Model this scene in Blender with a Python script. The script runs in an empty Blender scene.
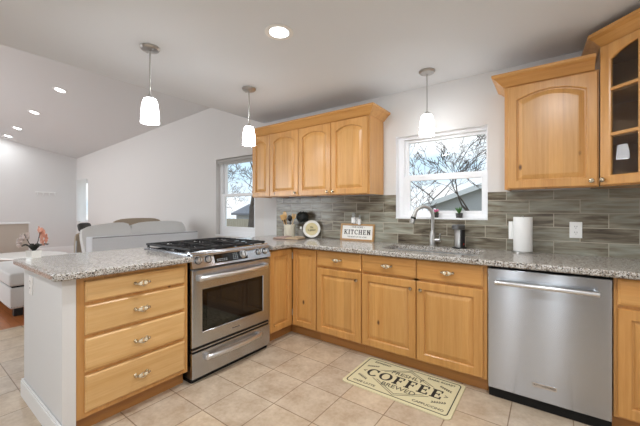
import bpy, bmesh, math, random
from mathutils import Vector, Matrix
random.seed(7)
PI = math.pi
S = bpy.context.scene
COL = S.collection

# ------------------------------------------------------------------ camera
cam_d = bpy.data.cameras.new('camera')
cam = bpy.data.objects.new('camera', cam_d)
COL.objects.link(cam)
cam.location = (2.0317, -2.9368, 1.2303)
cam.rotation_euler = (PI / 2, 0, 0.6298)
cam_d.sensor_width = 36
cam_d.lens = 314.96 / 640 * 36
cam_d.shift_y = -3.55 / 640
cam_d.clip_start = 0.05
S.camera = cam

# ------------------------------------------------------------------ view
S.view_settings.view_transform = 'Standard'
S.view_settings.look = 'None'
S.view_settings.gamma = 1
S.view_settings.use_curve_mapping = False
S.view_settings.exposure = 0.14

# ------------------------------------------------------------------ world: pale winter sky with thin cloud
W = bpy.data.worlds.new('sky')
S.world = W
W.use_nodes = True
nt = W.node_tree
nt.nodes.clear()
wo = nt.nodes.new('ShaderNodeOutputWorld')
bg = nt.nodes.new('ShaderNodeBackground')
tc = nt.nodes.new('ShaderNodeTexCoord')
nz = nt.nodes.new('ShaderNodeTexNoise')
rp = nt.nodes.new('ShaderNodeValToRGB')
mp = nt.nodes.new('ShaderNodeMapping')
mp.inputs['Scale'].default_value = (2.2, 2.2, 6)
nz.inputs['Scale'].default_value = 1.6
nz.inputs['Detail'].default_value = 5
rp.color_ramp.elements[0].position = 0.42
rp.color_ramp.elements[0].color = (0.62, 0.81, 0.97, 1)
rp.color_ramp.elements[1].position = 0.56
rp.color_ramp.elements[1].color = (0.97, 0.98, 1.0, 1)
nt.links.new(tc.outputs['Generated'], mp.inputs['Vector'])
nt.links.new(mp.outputs['Vector'], nz.inputs['Vector'])
nt.links.new(nz.outputs['Fac'], rp.inputs['Fac'])
nt.links.new(rp.outputs['Color'], bg.inputs['Color'])
bg.inputs['Strength'].default_value = 1.25
nt.links.new(bg.outputs['Background'], wo.inputs['Surface'])


def area(name, loc, rot, sx, sy, power, color=(1, 1, 1)):
    d = bpy.data.lights.new(name, 'AREA')
    d.shape = 'RECTANGLE'
    d.size, d.size_y = sx, sy
    d.energy = power
    d.color = color
    o = bpy.data.objects.new(name, d)
    COL.objects.link(o)
    o.location = loc
    o.rotation_euler = rot
    return o


# added fill lamps standing in invented openings behind the camera
FILL_COL = (0.93, 0.97, 1.0)
area('fill_front_left', (1.50, -5.62, 1.1), (PI / 2, 0, 0), 0.24, 2.0, 3)
area('fill_front_right', (2.20, -5.62, 1.1), (PI / 2, 0, 0), 0.24, 2.0, 3)
area('fill_living', (-5.2, -5.62, 1.5), (PI / 2, 0, 0), 3.2, 1.7, 130, FILL_COL)
DOWN_W = 17      # watts of one kitchen ceiling lamp, the recessed downlight and the added ones
VAULT_W = 4     # watts of one living room recessed downlight
PEND_E = 12.0     # glow of a pendant's opal glass


# ================================================================== materials
def srgb(r, g, b):
    f = lambda c: (c / 255 / 12.92) if c / 255 <= 0.04045 else ((c / 255 + 0.055) / 1.055) ** 2.4
    return (f(r), f(g), f(b), 1)


MATS = {}


def mat(name, col=(0.8, 0.8, 0.8, 1), rough=0.5, metal=0.0, **kw):
    m = bpy.data.materials.new(name)
    m.use_nodes = True
    b = m.node_tree.nodes['Principled BSDF']
    b.inputs['Base Color'].default_value = col
    b.inputs['Roughness'].default_value = rough
    b.inputs['Metallic'].default_value = metal
    for k, v in kw.items():
        b.inputs[k.replace('_', ' ')].default_value = v
    MATS[name] = m
    return m


class NT:
    """small helper to wire node trees"""
    def __init__(s, m):
        s.t = m.node_tree
        s.b = s.t.nodes['Principled BSDF']

    def n(s, typ, **props):
        x = s.t.nodes.new('ShaderNode' + typ)
        for k, v in props.items():
            setattr(x, k, v)
        return x

    def l(s, a, b):
        s.t.links.new(a, b)

    def math(s, op, a, b=None):
        x = s.n('Math', operation=op)
        for i, v in enumerate((a, b)):
            if v is None:
                continue
            if hasattr(v, 'links'):
                s.l(v, x.inputs[i])
            else:
                x.inputs[i].default_value = v
        return x.outputs[0]

    def ramp(s, fac, stops):
        x = s.n('ValToRGB')
        e = x.color_ramp.elements
        while len(e) < len(stops):
            e.new(0.5)
        for i, (p, c) in enumerate(stops):
            e[i].position = p
            e[i].color = c
        s.l(fac, x.inputs['Fac'])
        return x.outputs['Color']

    def mix(s, fac, a, b, mode='MIX'):
        x = s.n('Mix', data_type='RGBA', blend_type=mode)
        for i, v in ((0, fac), (6, a), (7, b)):
            if hasattr(v, 'links'):
                s.l(v, x.inputs[i])
            else:
                x.inputs[i].default_value = v
        return x.outputs[2]

    def coords(s, scale=(1, 1, 1), loc=(0, 0, 0)):
        t = s.n('TexCoord')
        m = s.n('Mapping')
        m.inputs['Scale'].default_value = scale
        m.inputs['Location'].default_value = loc
        s.l(t.outputs['Object'], m.inputs['Vector'])
        return m.outputs['Vector']

    def noise(s, vec, scale, detail=4, rough=0.5, dist=0):
        x = s.n('TexNoise')
        s.l(vec, x.inputs['Vector'])
        x.inputs['Scale'].default_value = scale
        x.inputs['Detail'].default_value = detail
        x.inputs['Roughness'].default_value = rough
        x.inputs['Distortion'].default_value = dist
        return x.outputs['Fac']

    def bump(s, h, strength=0.2, dist=0.01):
        x = s.n('Bump')
        x.inputs['Strength'].default_value = strength
        x.inputs['Distance'].default_value = dist
        s.l(h, x.inputs['Height'])
        s.l(x.outputs['Normal'], s.b.inputs['Normal'])


def wood(name, axis, light, mid, dark, board=0.09, rough=0.33, knots=True, contrast=1.0):
    """honey coloured solid wood; grain runs along axis (0 x, 2 z); boards glued side by side"""
    m = mat(name, mid, rough)
    t = NT(m)
    tcn = t.n('TexCoord')
    oi = t.n('ObjectInfo')
    add = t.n('VectorMath', operation='ADD')
    sc = t.n('VectorMath', operation='SCALE')
    cmb = t.n('CombineXYZ')
    for i in range(3):
        t.l(oi.outputs['Random'], cmb.inputs[i])
    t.l(cmb.outputs[0], sc.inputs[0])
    sc.inputs['Scale'].default_value = 7.3
    t.l(tcn.outputs['Object'], add.inputs[0])
    t.l(sc.outputs[0], add.inputs[1])
    sep = t.n('SeparateXYZ')
    t.l(add.outputs[0], sep.inputs[0])
    cross = sep.outputs[0] if axis == 2 else sep.outputs[2]
    bid = t.math('FLOOR', t.math('DIVIDE', cross, board))
    wn = t.n('TexWhiteNoise', noise_dimensions='1D')
    t.l(bid, wn.inputs['W'])
    # shift the grain per board
    sh = t.n('CombineXYZ')
    t.l(t.math('MULTIPLY', wn.outputs['Value'], 5.0), sh.inputs[axis])
    a2 = t.n('VectorMath', operation='ADD')
    t.l(add.outputs[0], a2.inputs[0])
    t.l(sh.outputs[0], a2.inputs[1])
    mp = t.n('Mapping')
    v = [9.0, 9.0, 9.0]
    v[axis] = 0.45
    mp.inputs['Scale'].default_value = v
    t.l(a2.outputs[0], mp.inputs['Vector'])
    n1 = t.noise(mp.outputs[0], 1.3, 3, 0.5, 0.6)
    rings = t.math('PINGPONG', t.math('MULTIPLY', n1, 4.0), 1.0)
    n2 = t.noise(mp.outputs[0], 14, 3, 0.6)
    g = t.math('ADD', t.math('MULTIPLY', rings, 0.36), t.math('MULTIPLY', n2, 0.52))
    c = t.ramp(g, [(0.10, light), (0.5, mid), (1.15 / contrast, dark)])
    tone = t.math('ADD', t.math('MULTIPLY', wn.outputs['Value'], 0.14), 0.90)
    tc2 = t.n('CombineColor')
    for i in range(3):
        t.l(tone, tc2.inputs[i])
    c = t.mix(1.0, c, tc2.outputs[0], 'MULTIPLY')
    if knots:
        vo = t.n('TexVoronoi')
        mk = t.n('Mapping')
        kv = [1.0, 1.0, 1.0]
        kv[axis] = 0.55
        mk.inputs['Scale'].default_value = kv
        t.l(add.outputs[0], mk.inputs['Vector'])
        t.l(mk.outputs[0], vo.inputs['Vector'])
        vo.inputs['Scale'].default_value = 5.0
        kf = t.ramp(vo.outputs['Distance'], [(0.035, (1, 1, 1, 1)), (0.075, (0, 0, 0, 1))])
        c = t.mix(kf, c, srgb(96, 60, 32))
    t.l(c, t.b.inputs['Base Color'])
    t.b.inputs['Coat Weight'].default_value = 0.25
    t.b.inputs['Coat Roughness'].default_value = 0.25
    t.bump(g, 0.04, 0.002)
    return m


L_, M_, D_ = srgb(218, 165, 98), srgb(202, 145, 79), srgb(158, 100, 46)
wood('wood_v', 2, L_, M_, D_)
wood('wood_h', 0, L_, M_, D_)
wood('wood_rail', 0, L_, M_, D_, knots=False)
wood('wood_panel', 2, srgb(220, 168, 102), srgb(204, 149, 82), srgb(160, 102, 48), board=0.075)
wood('hickory_h', 0, srgb(232, 192, 134), srgb(216, 168, 104), srgb(156, 102, 52), board=0.16, contrast=1.25)
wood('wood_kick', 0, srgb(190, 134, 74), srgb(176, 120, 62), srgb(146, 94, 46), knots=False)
wood('wood_in', 2, srgb(196, 158, 110), srgb(184, 144, 96), srgb(160, 120, 74), knots=False)
wood('wood_tool', 2, srgb(226, 186, 128), srgb(212, 168, 108), srgb(180, 134, 80), knots=False)
wood('wood_sign', 0, srgb(196, 156, 104), srgb(178, 136, 86), srgb(140, 100, 60), knots=False)


def paint(name, col, rough=0.75, bump=0.03, scale=220):
    m = mat(name, col, rough)
    t = NT(m)
    n = t.noise(t.coords(), scale, 3)
    c = t.mix(t.noise(t.coords(), 1.2, 2), [x * 0.985 for x in col[:3]] + [1], col)
    t.l(c, t.b.inputs['Base Color'])
    t.bump(n, bump, 0.004)
    return m


paint('wall_paint', srgb(222, 221, 220))
paint('wall_grey', srgb(150, 150, 152))
paint('wall_living', srgb(222, 219, 216))
paint('ceiling_paint', srgb(226, 230, 234), 0.85, 0.08, 120)
paint('vault_paint', srgb(216, 216, 215), 0.85, 0.05, 120)
paint('white_trim', srgb(240, 240, 240), 0.4, 0.0)
paint('partition_paint', srgb(190, 178, 166))
mat('vinyl', srgb(244, 245, 247), 0.35)
mat('white_plastic', srgb(240, 240, 238), 0.35)
mat('black_plastic', srgb(16, 16, 17), 0.35)
mat('black_gloss', srgb(8, 8, 9), 0.06)
mat('black_matte', srgb(14, 14, 14), 0.8)
mat('cast_iron', srgb(26, 26, 28), 0.5)
mat('burner', srgb(40, 40, 42), 0.45)
mat('chrome', srgb(214, 214, 216), 0.14, 1.0)
mat('nickel', srgb(190, 189, 187), 0.28, 1.0)
mat('pull_metal', srgb(200, 186, 160), 0.22, 1.0)
mat('pull_bead', srgb(238, 226, 200), 0.18, 0.3)
mat('brass', srgb(190, 160, 108), 0.3, 1.0)
mat('ink', srgb(48, 42, 36), 0.8)
mat('ink_soft', srgb(88, 82, 66), 0.8)
mat('ceramic_white', srgb(240, 238, 232), 0.2)
mat('ceramic_cream', srgb(240, 234, 214), 0.3)
mat('ceramic_grey', srgb(150, 146, 138), 0.5)
mat('plate_cream', srgb(218, 204, 156), 0.4)
mat('dark_leaf', srgb(26, 30, 30), 0.6)
mat('green_leaf', srgb(70, 118, 52), 0.5)
mat('orchid_leaf', srgb(34, 38, 30), 0.5)
mat('petal_pink', srgb(228, 166, 144), 0.6)
mat('petal_grey', srgb(202, 186, 180), 0.6)
mat('petal_magenta', srgb(206, 96, 140), 0.6)
mat('stem_brown', srgb(78, 64, 52), 0.7)
mat('paper', srgb(240, 240, 238), 0.9)
mat('page_rose', srgb(176, 150, 138), 0.7)
mat('page_tan', srgb(196, 172, 142), 0.7)
mat('cover_brown', srgb(92, 62, 48), 0.6)
mat('clear_bottle', srgb(214, 218, 214), 0.12, 0.0, Transmission_Weight=0.5)
mat('red_led', srgb(150, 30, 26), 0.4)
mat('sofa_piping', srgb(150, 150, 152), 0.9)
mat('blind_grey', srgb(176, 174, 170), 0.8)
mat('table_white', srgb(236, 234, 230), 0.35)
mat('leather_tan', srgb(168, 140, 112), 0.6)
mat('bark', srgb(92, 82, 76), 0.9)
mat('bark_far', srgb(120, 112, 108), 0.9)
mat('siding', srgb(196, 198, 202), 0.8)
mat('shingle', srgb(132, 134, 142), 0.9)
mat('fascia', srgb(232, 234, 236), 0.7)
mat('lawn', srgb(150, 142, 112), 1.0)
mat('ink_grey', srgb(196, 196, 196), 0.8)
mat('steel_dark', srgb(120, 120, 120), 0.35, 1.0)


def fabric(name, col, scale=400):
    m = mat(name, col, 0.95)
    t = NT(m)
    n = t.noise(t.coords(), scale, 2)
    t.l(t.mix(n, [x * 0.86 for x in col[:3]] + [1], col), t.b.inputs['Base Color'])
    t.bump(n, 0.15, 0.003)
    t.b.inputs['Sheen Weight'].default_value = 0.2


fabric('sofa_fabric', srgb(222, 223, 226))
fabric('cushion_fabric', srgb(226, 225, 223))
fabric('tan_fabric', srgb(176, 160, 140))
fabric('bench_fabric', srgb(208, 205, 202))
fabric('charcoal_fabric', srgb(70, 68, 66))

# brushed stainless steel
def steel(name, col, rough, aniso):
    m = mat(name, col, rough, 1.0)
    t = NT(m)
    t.b.inputs['Anisotropic'].default_value = aniso
    tg = t.n('CombineXYZ')                     # brushed so that highlights draw out up and down
    for i, q in enumerate((0.06, 0.04, 1.0)):
        tg.inputs[i].default_value = q
    t.l(tg.outputs[0], t.b.inputs['Tangent'])
    n = t.noise(t.coords((1.5, 1.5, 90)), 3.0, 2)
    t.l(t.mix(n, [x * 0.97 for x in col[:3]] + [1], col), t.b.inputs['Base Color'])


steel('steel', srgb(192, 197, 204), 0.22, 1.0)
mat('steel_bright', srgb(224, 225, 226), 0.32, 1.0)

# granite
m = mat('granite', srgb(190, 186, 180), 0.12)
t = NT(m)
v = t.coords()
vo = t.n('TexVoronoi')
vo.inputs['Scale'].default_value = 205
t.l(v, vo.inputs['Vector'])
sep = t.n('SeparateColor')
t.l(vo.outputs['Color'], sep.inputs[0])
c1 = t.ramp(sep.outputs[0], [(0.0, srgb(40, 38, 38)), (0.13, srgb(52, 49, 47)), (0.18, srgb(128, 114, 100)),
                             (0.40, srgb(166, 157, 146)), (0.62, srgb(192, 188, 182)), (1.0, srgb(214, 212, 208))])
n = t.noise(v, 60, 3)
c2 = t.mix(t.ramp(n, [(0.55, (0, 0, 0, 1)), (0.75, (1, 1, 1, 1))]), c1, srgb(138, 124, 110))
t.l(c2, t.b.inputs['Base Color'])

# beige square floor tile
m = mat('floor_tile', srgb(204, 186, 163), 0.32)
t = NT(m)
TILE = 0.305
v = t.coords((1, 1, 1), (-0.008, 0.58, 0))
br = t.n('TexBrick')
br.offset = 0
br.squash = 1
t.l(v, br.inputs['Vector'])
br.inputs['Scale'].default_value = 1
br.inputs['Brick Width'].default_value = TILE
br.inputs['Row Height'].default_value = TILE
br.inputs['Mortar Size'].default_value = 0.0032
br.inputs['Mortar Smooth'].default_value = 0.2
br.inputs['Color1'].default_value = srgb(216, 199, 176)
br.inputs['Color2'].default_value = srgb(206, 192, 174)
br.inputs['Mortar'].default_value = srgb(146, 124, 102)
n1 = t.noise(t.coords(), 7, 5, 0.6)
n2 = t.noise(t.coords(), 40, 3, 0.6)
mm = t.math('ADD', t.math('MULTIPLY', n1, 0.7), t.math('MULTIPLY', n2, 0.3))
tint = t.ramp(mm, [(0.34, srgb(212, 199, 186)), (0.66, srgb(255, 253, 250))])
t.l(t.mix(1.0, br.outputs['Color'], tint, 'MULTIPLY'), t.b.inputs['Base Color'])
inv = t.math('SUBTRACT', 1.0, br.outputs['Fac'])
t.bump(inv, 0.35, 0.003)

# orange-brown wood strip floor
m = mat('strip_floor', srgb(170, 104, 54), 0.3)
t = NT(m)
br = t.n('TexBrick')
t.l(t.coords((1, 1, 1)), br.inputs['Vector'])
br.inputs['Scale'].default_value = 1
br.inputs['Brick Width'].default_value = 0.9
br.inputs['Row Height'].default_value = 0.07
br.inputs['Mortar Size'].default_value = 0.001
br.inputs['Color1'].default_value = srgb(186, 112, 58)
br.inputs['Color2'].default_value = srgb(158, 90, 44)
br.inputs['Mortar'].default_value = srgb(90, 50, 26)
n = t.noise(t.coords((2, 30, 1)), 4, 4)
t.l(t.mix(1.0, br.outputs['Color'], t.ramp(n, [(0.3, (0.75, 0.75, 0.75, 1)), (0.7, (1, 1, 1, 1))]), 'MULTIPLY'), t.b.inputs['Base Color'])

# glossy streaked glass wall tile; local x along the wall, z up
m = mat('wall_tile', srgb(130, 126, 116), 0.12)
t = NT(m)
tcn = t.n('TexCoord')
sep = t.n('SeparateXYZ')
t.l(tcn.outputs['Object'], sep.inputs[0])
cmb = t.n('CombineXYZ')
t.l(t.math('SUBTRACT', sep.outputs[0], 2.209 - 0.305 * 12), cmb.inputs[0])
t.l(t.math('SUBTRACT', sep.outputs[2], 0.893 - 0.1028 * 2), cmb.inputs[1])
br = t.n('TexBrick')
br.offset = 0.5
t.l(cmb.outputs[0], br.inputs['Vector'])
br.inputs['Scale'].default_value = 1
br.inputs['Brick Width'].default_value = 0.305
br.inputs['Row Height'].default_value = 0.1028
br.inputs['Mortar Size'].default_value = 0.0027
br.inputs['Mortar Smooth'].default_value = 0.1
br.inputs['Color1'].default_value = (0, 0, 0, 1)
br.inputs['Color2'].default_value = (1, 1, 1, 1)
br.inputs['Mortar'].default_value = (0.5, 0.5, 0.5, 1)
# one random value per tile shifts the streaks, so no streak runs across a joint
sp2 = t.n('SeparateColor')
t.l(br.outputs['Color'], sp2.inputs[0])
off = t.n('CombineXYZ')
t.l(t.math('MULTIPLY', sp2.outputs[0], 9.0), off.inputs[0])
t.l(t.math('MULTIPLY', sp2.outputs[0], 17.0), off.inputs[1])
av = t.n('VectorMath', operation='ADD')
t.l(cmb.outputs[0], av.inputs[0])
t.l(off.outputs[0], av.inputs[1])
mpn = t.n('Mapping')
mpn.inputs['Scale'].default_value = (4.0, 30, 1)
t.l(av.outputs[0], mpn.inputs['Vector'])
st = t.noise(mpn.outputs[0], 1.0, 4, 0.55, 0.4)
mix1 = t.math('ADD', t.math('MULTIPLY', st, 0.8), t.math('MULTIPLY', sp2.outputs[0], 0.2))
c = t.ramp(mix1, [(0.25, srgb(62, 54, 47)), (0.40, srgb(106, 97, 83)), (0.51, srgb(138, 131, 115)),
                  (0.62, srgb(152, 152, 139)), (0.80, srgb(186, 181, 163))])
c = t.mix(br.outputs['Fac'], c, srgb(178, 170, 154))
t.l(c, t.b.inputs['Base Color'])
t.l(t.math('ADD', t.math('MULTIPLY', br.outputs['Fac'], 0.5), 0.2), t.b.inputs['Roughness'])
t.b.inputs['Specular IOR Level'].default_value = 0.3
t.bump(t.math('SUBTRACT', t.math('MULTIPLY', st, 0.15), br.outputs['Fac']), 0.25, 0.003)

# clear pane: passes light straight through, mirrors a little
def pane(name, tint):
    m = bpy.data.materials.new(name)
    m.use_nodes = True
    tt = m.node_tree
    tt.nodes.clear()
    o = tt.nodes.new('ShaderNodeOutputMaterial')
    mx = tt.nodes.new('ShaderNodeMixShader')
    tr = tt.nodes.new('ShaderNodeBsdfTransparent')
    gl = tt.nodes.new('ShaderNodeBsdfGlossy')
    fr = tt.nodes.new('ShaderNodeFresnel')
    fr.inputs['IOR'].default_value = 1.5
    gl.inputs['Roughness'].default_value = 0.01
    tr.inputs['Color'].default_value = tint
    ge = tt.nodes.new('ShaderNodeNewGeometry')          # mirror on the entry side only
    su = tt.nodes.new('ShaderNodeMath'); su.operation = 'SUBTRACT'; su.inputs[0].default_value = 1.0
    mu = tt.nodes.new('ShaderNodeMath'); mu.operation = 'MULTIPLY'
    tt.links.new(ge.outputs['Backfacing'], su.inputs[1])
    tt.links.new(fr.outputs[0], mu.inputs[0])
    tt.links.new(su.outputs[0], mu.inputs[1])
    tt.links.new(mu.outputs[0], mx.inputs[0])
    tt.links.new(tr.outputs[0], mx.inputs[1])
    tt.links.new(gl.outputs[0], mx.inputs[2])
    tt.links.new(mx.outputs[0], o.inputs[0])
    MATS[name] = m


m = bpy.data.materials.new('curtain')
m.use_nodes = True
tt = m.node_tree
tt.nodes.clear()
o_ = tt.nodes.new('ShaderNodeOutputMaterial')
m1 = tt.nodes.new('ShaderNodeMixShader'); m1.inputs[0].default_value = 0.8
m2 = tt.nodes.new('ShaderNodeMixShader'); m2.inputs[0].default_value = 0.85
tr_ = tt.nodes.new('ShaderNodeBsdfTransparent')
tl_ = tt.nodes.new('ShaderNodeBsdfTranslucent')
df_ = tt.nodes.new('ShaderNodeBsdfDiffuse')
for q in (tl_, df_):
    q.inputs[0].default_value = (0.95, 0.95, 0.95, 1)
tt.links.new(df_.outputs[0], m2.inputs[1]); tt.links.new(tl_.outputs[0], m2.inputs[2])
tt.links.new(tr_.outputs[0], m1.inputs[1]); tt.links.new(m2.outputs[0], m1.inputs[2])
tt.links.new(m1.outputs[0], o_.inputs[0])
MATS['curtain'] = m


pane('clear_pane', (0.96, 0.97, 0.97, 1))
pane('cabinet_pane', (0.90, 0.90, 0.90, 1))


def glow(name, col, strength):
    m = mat(name, col, 0.4)
    b = m.node_tree.nodes['Principled BSDF']
    b.inputs['Emission Color'].default_value = col
    b.inputs['Emission Strength'].default_value = strength


glow('opal_glass', (0.97, 0.985, 1.0, 1), PEND_E)
glow('led_disc', (0.98, 0.99, 1.0, 1), 6.0)

# coir/rubber mat
m = mat('mat_cream', srgb(222, 212, 172), 0.85)
t = NT(m)
n = t.noise(t.coords(), 500, 2)
t.l(t.mix(n, srgb(206, 196, 156), srgb(228, 218, 180)), t.b.inputs['Base Color'])
# siding boards
t = NT(MATS['siding'])
sepx = t.n('SeparateXYZ')
tcn = t.n('TexCoord')
t.l(tcn.outputs['Object'], sepx.inputs[0])
t.bump(t.math('FRACT', t.math('MULTIPLY', sepx.outputs[2], 6.0)), 0.8, 0.03)
t = NT(MATS['shingle'])
n = t.noise(t.coords((3, 3, 14)), 4, 4)
t.l(t.mix(n, srgb(112, 114, 122), srgb(150, 152, 160)), t.b.inputs['Base Color'])
# weathered board fence
m = mat('fence_wood', srgb(190, 178, 160), 0.9)
t = NT(m)
n = t.noise(t.coords((14, 14, 0.8)), 2, 4)
t.l(t.mix(n, srgb(160, 148, 130), srgb(204, 194, 178)), t.b.inputs['Base Color'])


# ================================================================== geometry helpers
class MB:
    def __init__(s):
        s.bm = bmesh.new()

    def box(s, x0, y0, z0, x1, y1, z1, bevel=0.0, seg=2, mtx=None):
        r = bmesh.ops.create_cube(s.bm, size=1)
        vs = r['verts']
        for v in vs:
            v.co = Vector(((x0 + x1) / 2 + v.co.x * (x1 - x0), (y0 + y1) / 2 + v.co.y * (y1 - y0), (z0 + z1) / 2 + v.co.z * (z1 - z0)))
        if bevel > 0:
            es = list({e for v in vs for e in v.link_edges})
            r2 = bmesh.ops.bevel(s.bm, geom=es, offset=bevel, segments=seg, affect='EDGES', profile=0.5)
            vs = list({v for f in r2['faces'] for v in f.verts} | {v for v in vs if v.is_valid})
        if mtx is not None:
            for v in vs:
                v.co = mtx @ v.co
        return s

    def rings(s, rings, cap0=True, cap1=True, closed=True):
        """bridge a list of rings (same number of points)"""
        R = [[s.bm.verts.new(p) for p in r] for r in rings]
        n = len(R[0])
        for a, b in zip(R, R[1:]):
            for i in range(n if closed else n - 1):
                j = (i + 1) % n
                try:
                    s.bm.faces.new((a[i], a[j], b[j], b[i]))
                except ValueError:
                    pass
        if cap0:
            s.bm.faces.new(list(reversed(R[0])))
        if cap1:
            s.bm.faces.new(R[-1])
        return s

    def lathe(s, prof, c=(0, 0, 0), n=24, axis='z', mtx=None, caps=True):
        """prof: list of (radius, height) along the axis"""
        rs = []
        for r, h in prof:
            ring = []
            for k in range(n):
                a = 2 * PI * k / n
                x, y = max(r, 1e-5) * math.cos(a), max(r, 1e-5) * math.sin(a)
                p = {'z': (x, y, h), 'x': (h, x, y), 'y': (y, h, x)}[axis]
                p = Vector(p)
                if mtx is not None:
                    p = mtx @ p
                ring.append(p + Vector(c))
            rs.append(ring)
        return s.rings(rs, caps, caps)

    def tube(s, pts, r, n=8, caps=True):
        pts = [Vector(p) for p in pts]
        rad = r if isinstance(r, (list, tuple)) else [r] * len(pts)
        rs = []
        ref = None
        for i, p in enumerate(pts):
            d = (pts[min(i + 1, len(pts) - 1)] - pts[max(i - 1, 0)]).normalized()
            if ref is None:
                ref = Vector((0, 0, 1)) if abs(d.z) < 0.9 else Vector((1, 0, 0))
            u = (ref - d * ref.dot(d)).normalized()
            ref = u
            w = d.cross(u)
            rs.append([p + (u * math.cos(2 * PI * k / n) + w * math.sin(2 * PI * k / n)) * rad[i] for k in range(n)])
        return s.rings(rs, caps, caps)

    def ball(s, c, rx, ry=None, rz=None, u=14, v=10, mtx=None):
        ry = rx if ry is None else ry
        rz = rx if rz is None else rz
        r = bmesh.ops.create_uvsphere(s.bm, u_segments=u, v_segments=v, radius=1)
        for vv in r['verts']:
            p = Vector((vv.co.x * rx, vv.co.y * ry, vv.co.z * rz))
            if mtx is not None:
                p = mtx @ p
            vv.co = p + Vector(c)
        return s

    def prism(s, poly, h0, h1, plane='xy'):
        """extrude a polygon; plane xy -> along z, xz -> along y, yz -> along x"""
        f = {'xy': lambda a, b, h: (a, b, h), 'xz': lambda a, b, h: (a, h, b), 'yz': lambda a, b, h: (h, a, b)}[plane]
        return s.rings([[f(a, b, h0) for a, b in poly], [f(a, b, h1) for a, b in poly]])

    def obj(s, name, m, parent=None, smooth=False, loc=None):
        bmesh.ops.recalc_face_normals(s.bm, faces=s.bm.faces)
        me = bpy.data.meshes.new(name)
        s.bm.to_mesh(me)
        s.bm.free()
        if smooth:
            for p in me.polygons:
                p.use_smooth = True
            try:
                me.set_sharp_from_angle(angle=math.radians(38))
            except Exception:
                pass
        me.materials.append(MATS[m])
        o = bpy.data.objects.new(name, me)
        COL.objects.link(o)
        if parent is not None:
            o.parent = parent
        if loc is not None:
            o.location = loc
        return o


def tag(o, label, cat, group=None):
    o['label'] = label
    o['category'] = cat
    if group:
        o['group'] = group
    return o


def thing(name, label, cat, loc=(0, 0, 0), rotz=0.0, group=None):
    o = bpy.data.objects.new(name, None)
    COL.objects.link(o)
    o.location = loc
    o.rotation_euler = (0, 0, rotz)
    o.empty_display_size = 0.1
    return tag(o, label, cat, group)


def struct(o):
    o['kind'] = 'structure'
    return o


def sempty(name, loc=(0, 0, 0)):
    o = bpy.data.objects.new(name, None)
    COL.objects.link(o)
    o.location = loc
    o['kind'] = 'structure'
    return o


def copy_tree(o, parent=None):
    c = o.copy()
    COL.objects.link(c)
    c.parent = parent
    for ch in [x for x in COL.objects if x.parent == o]:
        copy_tree(ch, c)
    return c


def text(name, s, size, mtx, m, parent=None, extrude=0.0006, align='CENTER', fat=0.0, spacing=1.0, xscale=1.0):
    cu = bpy.data.curves.new(name, 'FONT')
    cu.body = s
    cu.size = size
    cu.align_x = align
    cu.align_y = 'CENTER'
    cu.extrude = extrude
    cu.offset = fat
    cu.space_character = spacing
    cu.resolution_u = 3
    o = bpy.data.objects.new(name, cu)
    COL.objects.link(o)
    dg = bpy.context.evaluated_depsgraph_get()
    me = bpy.data.meshes.new_from_object(o.evaluated_get(dg))
    me.transform(mtx @ Matrix.Diagonal((xscale, 1, 1, 1)))
    me.materials.clear()
    me.materials.append(MATS[m])
    bpy.data.objects.remove(o)
    bpy.data.curves.remove(cu)
    me.name = name
    r = bpy.data.objects.new(name, me)
    COL.objects.link(r)
    if parent is not None:
        r.parent = parent
    return r


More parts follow.
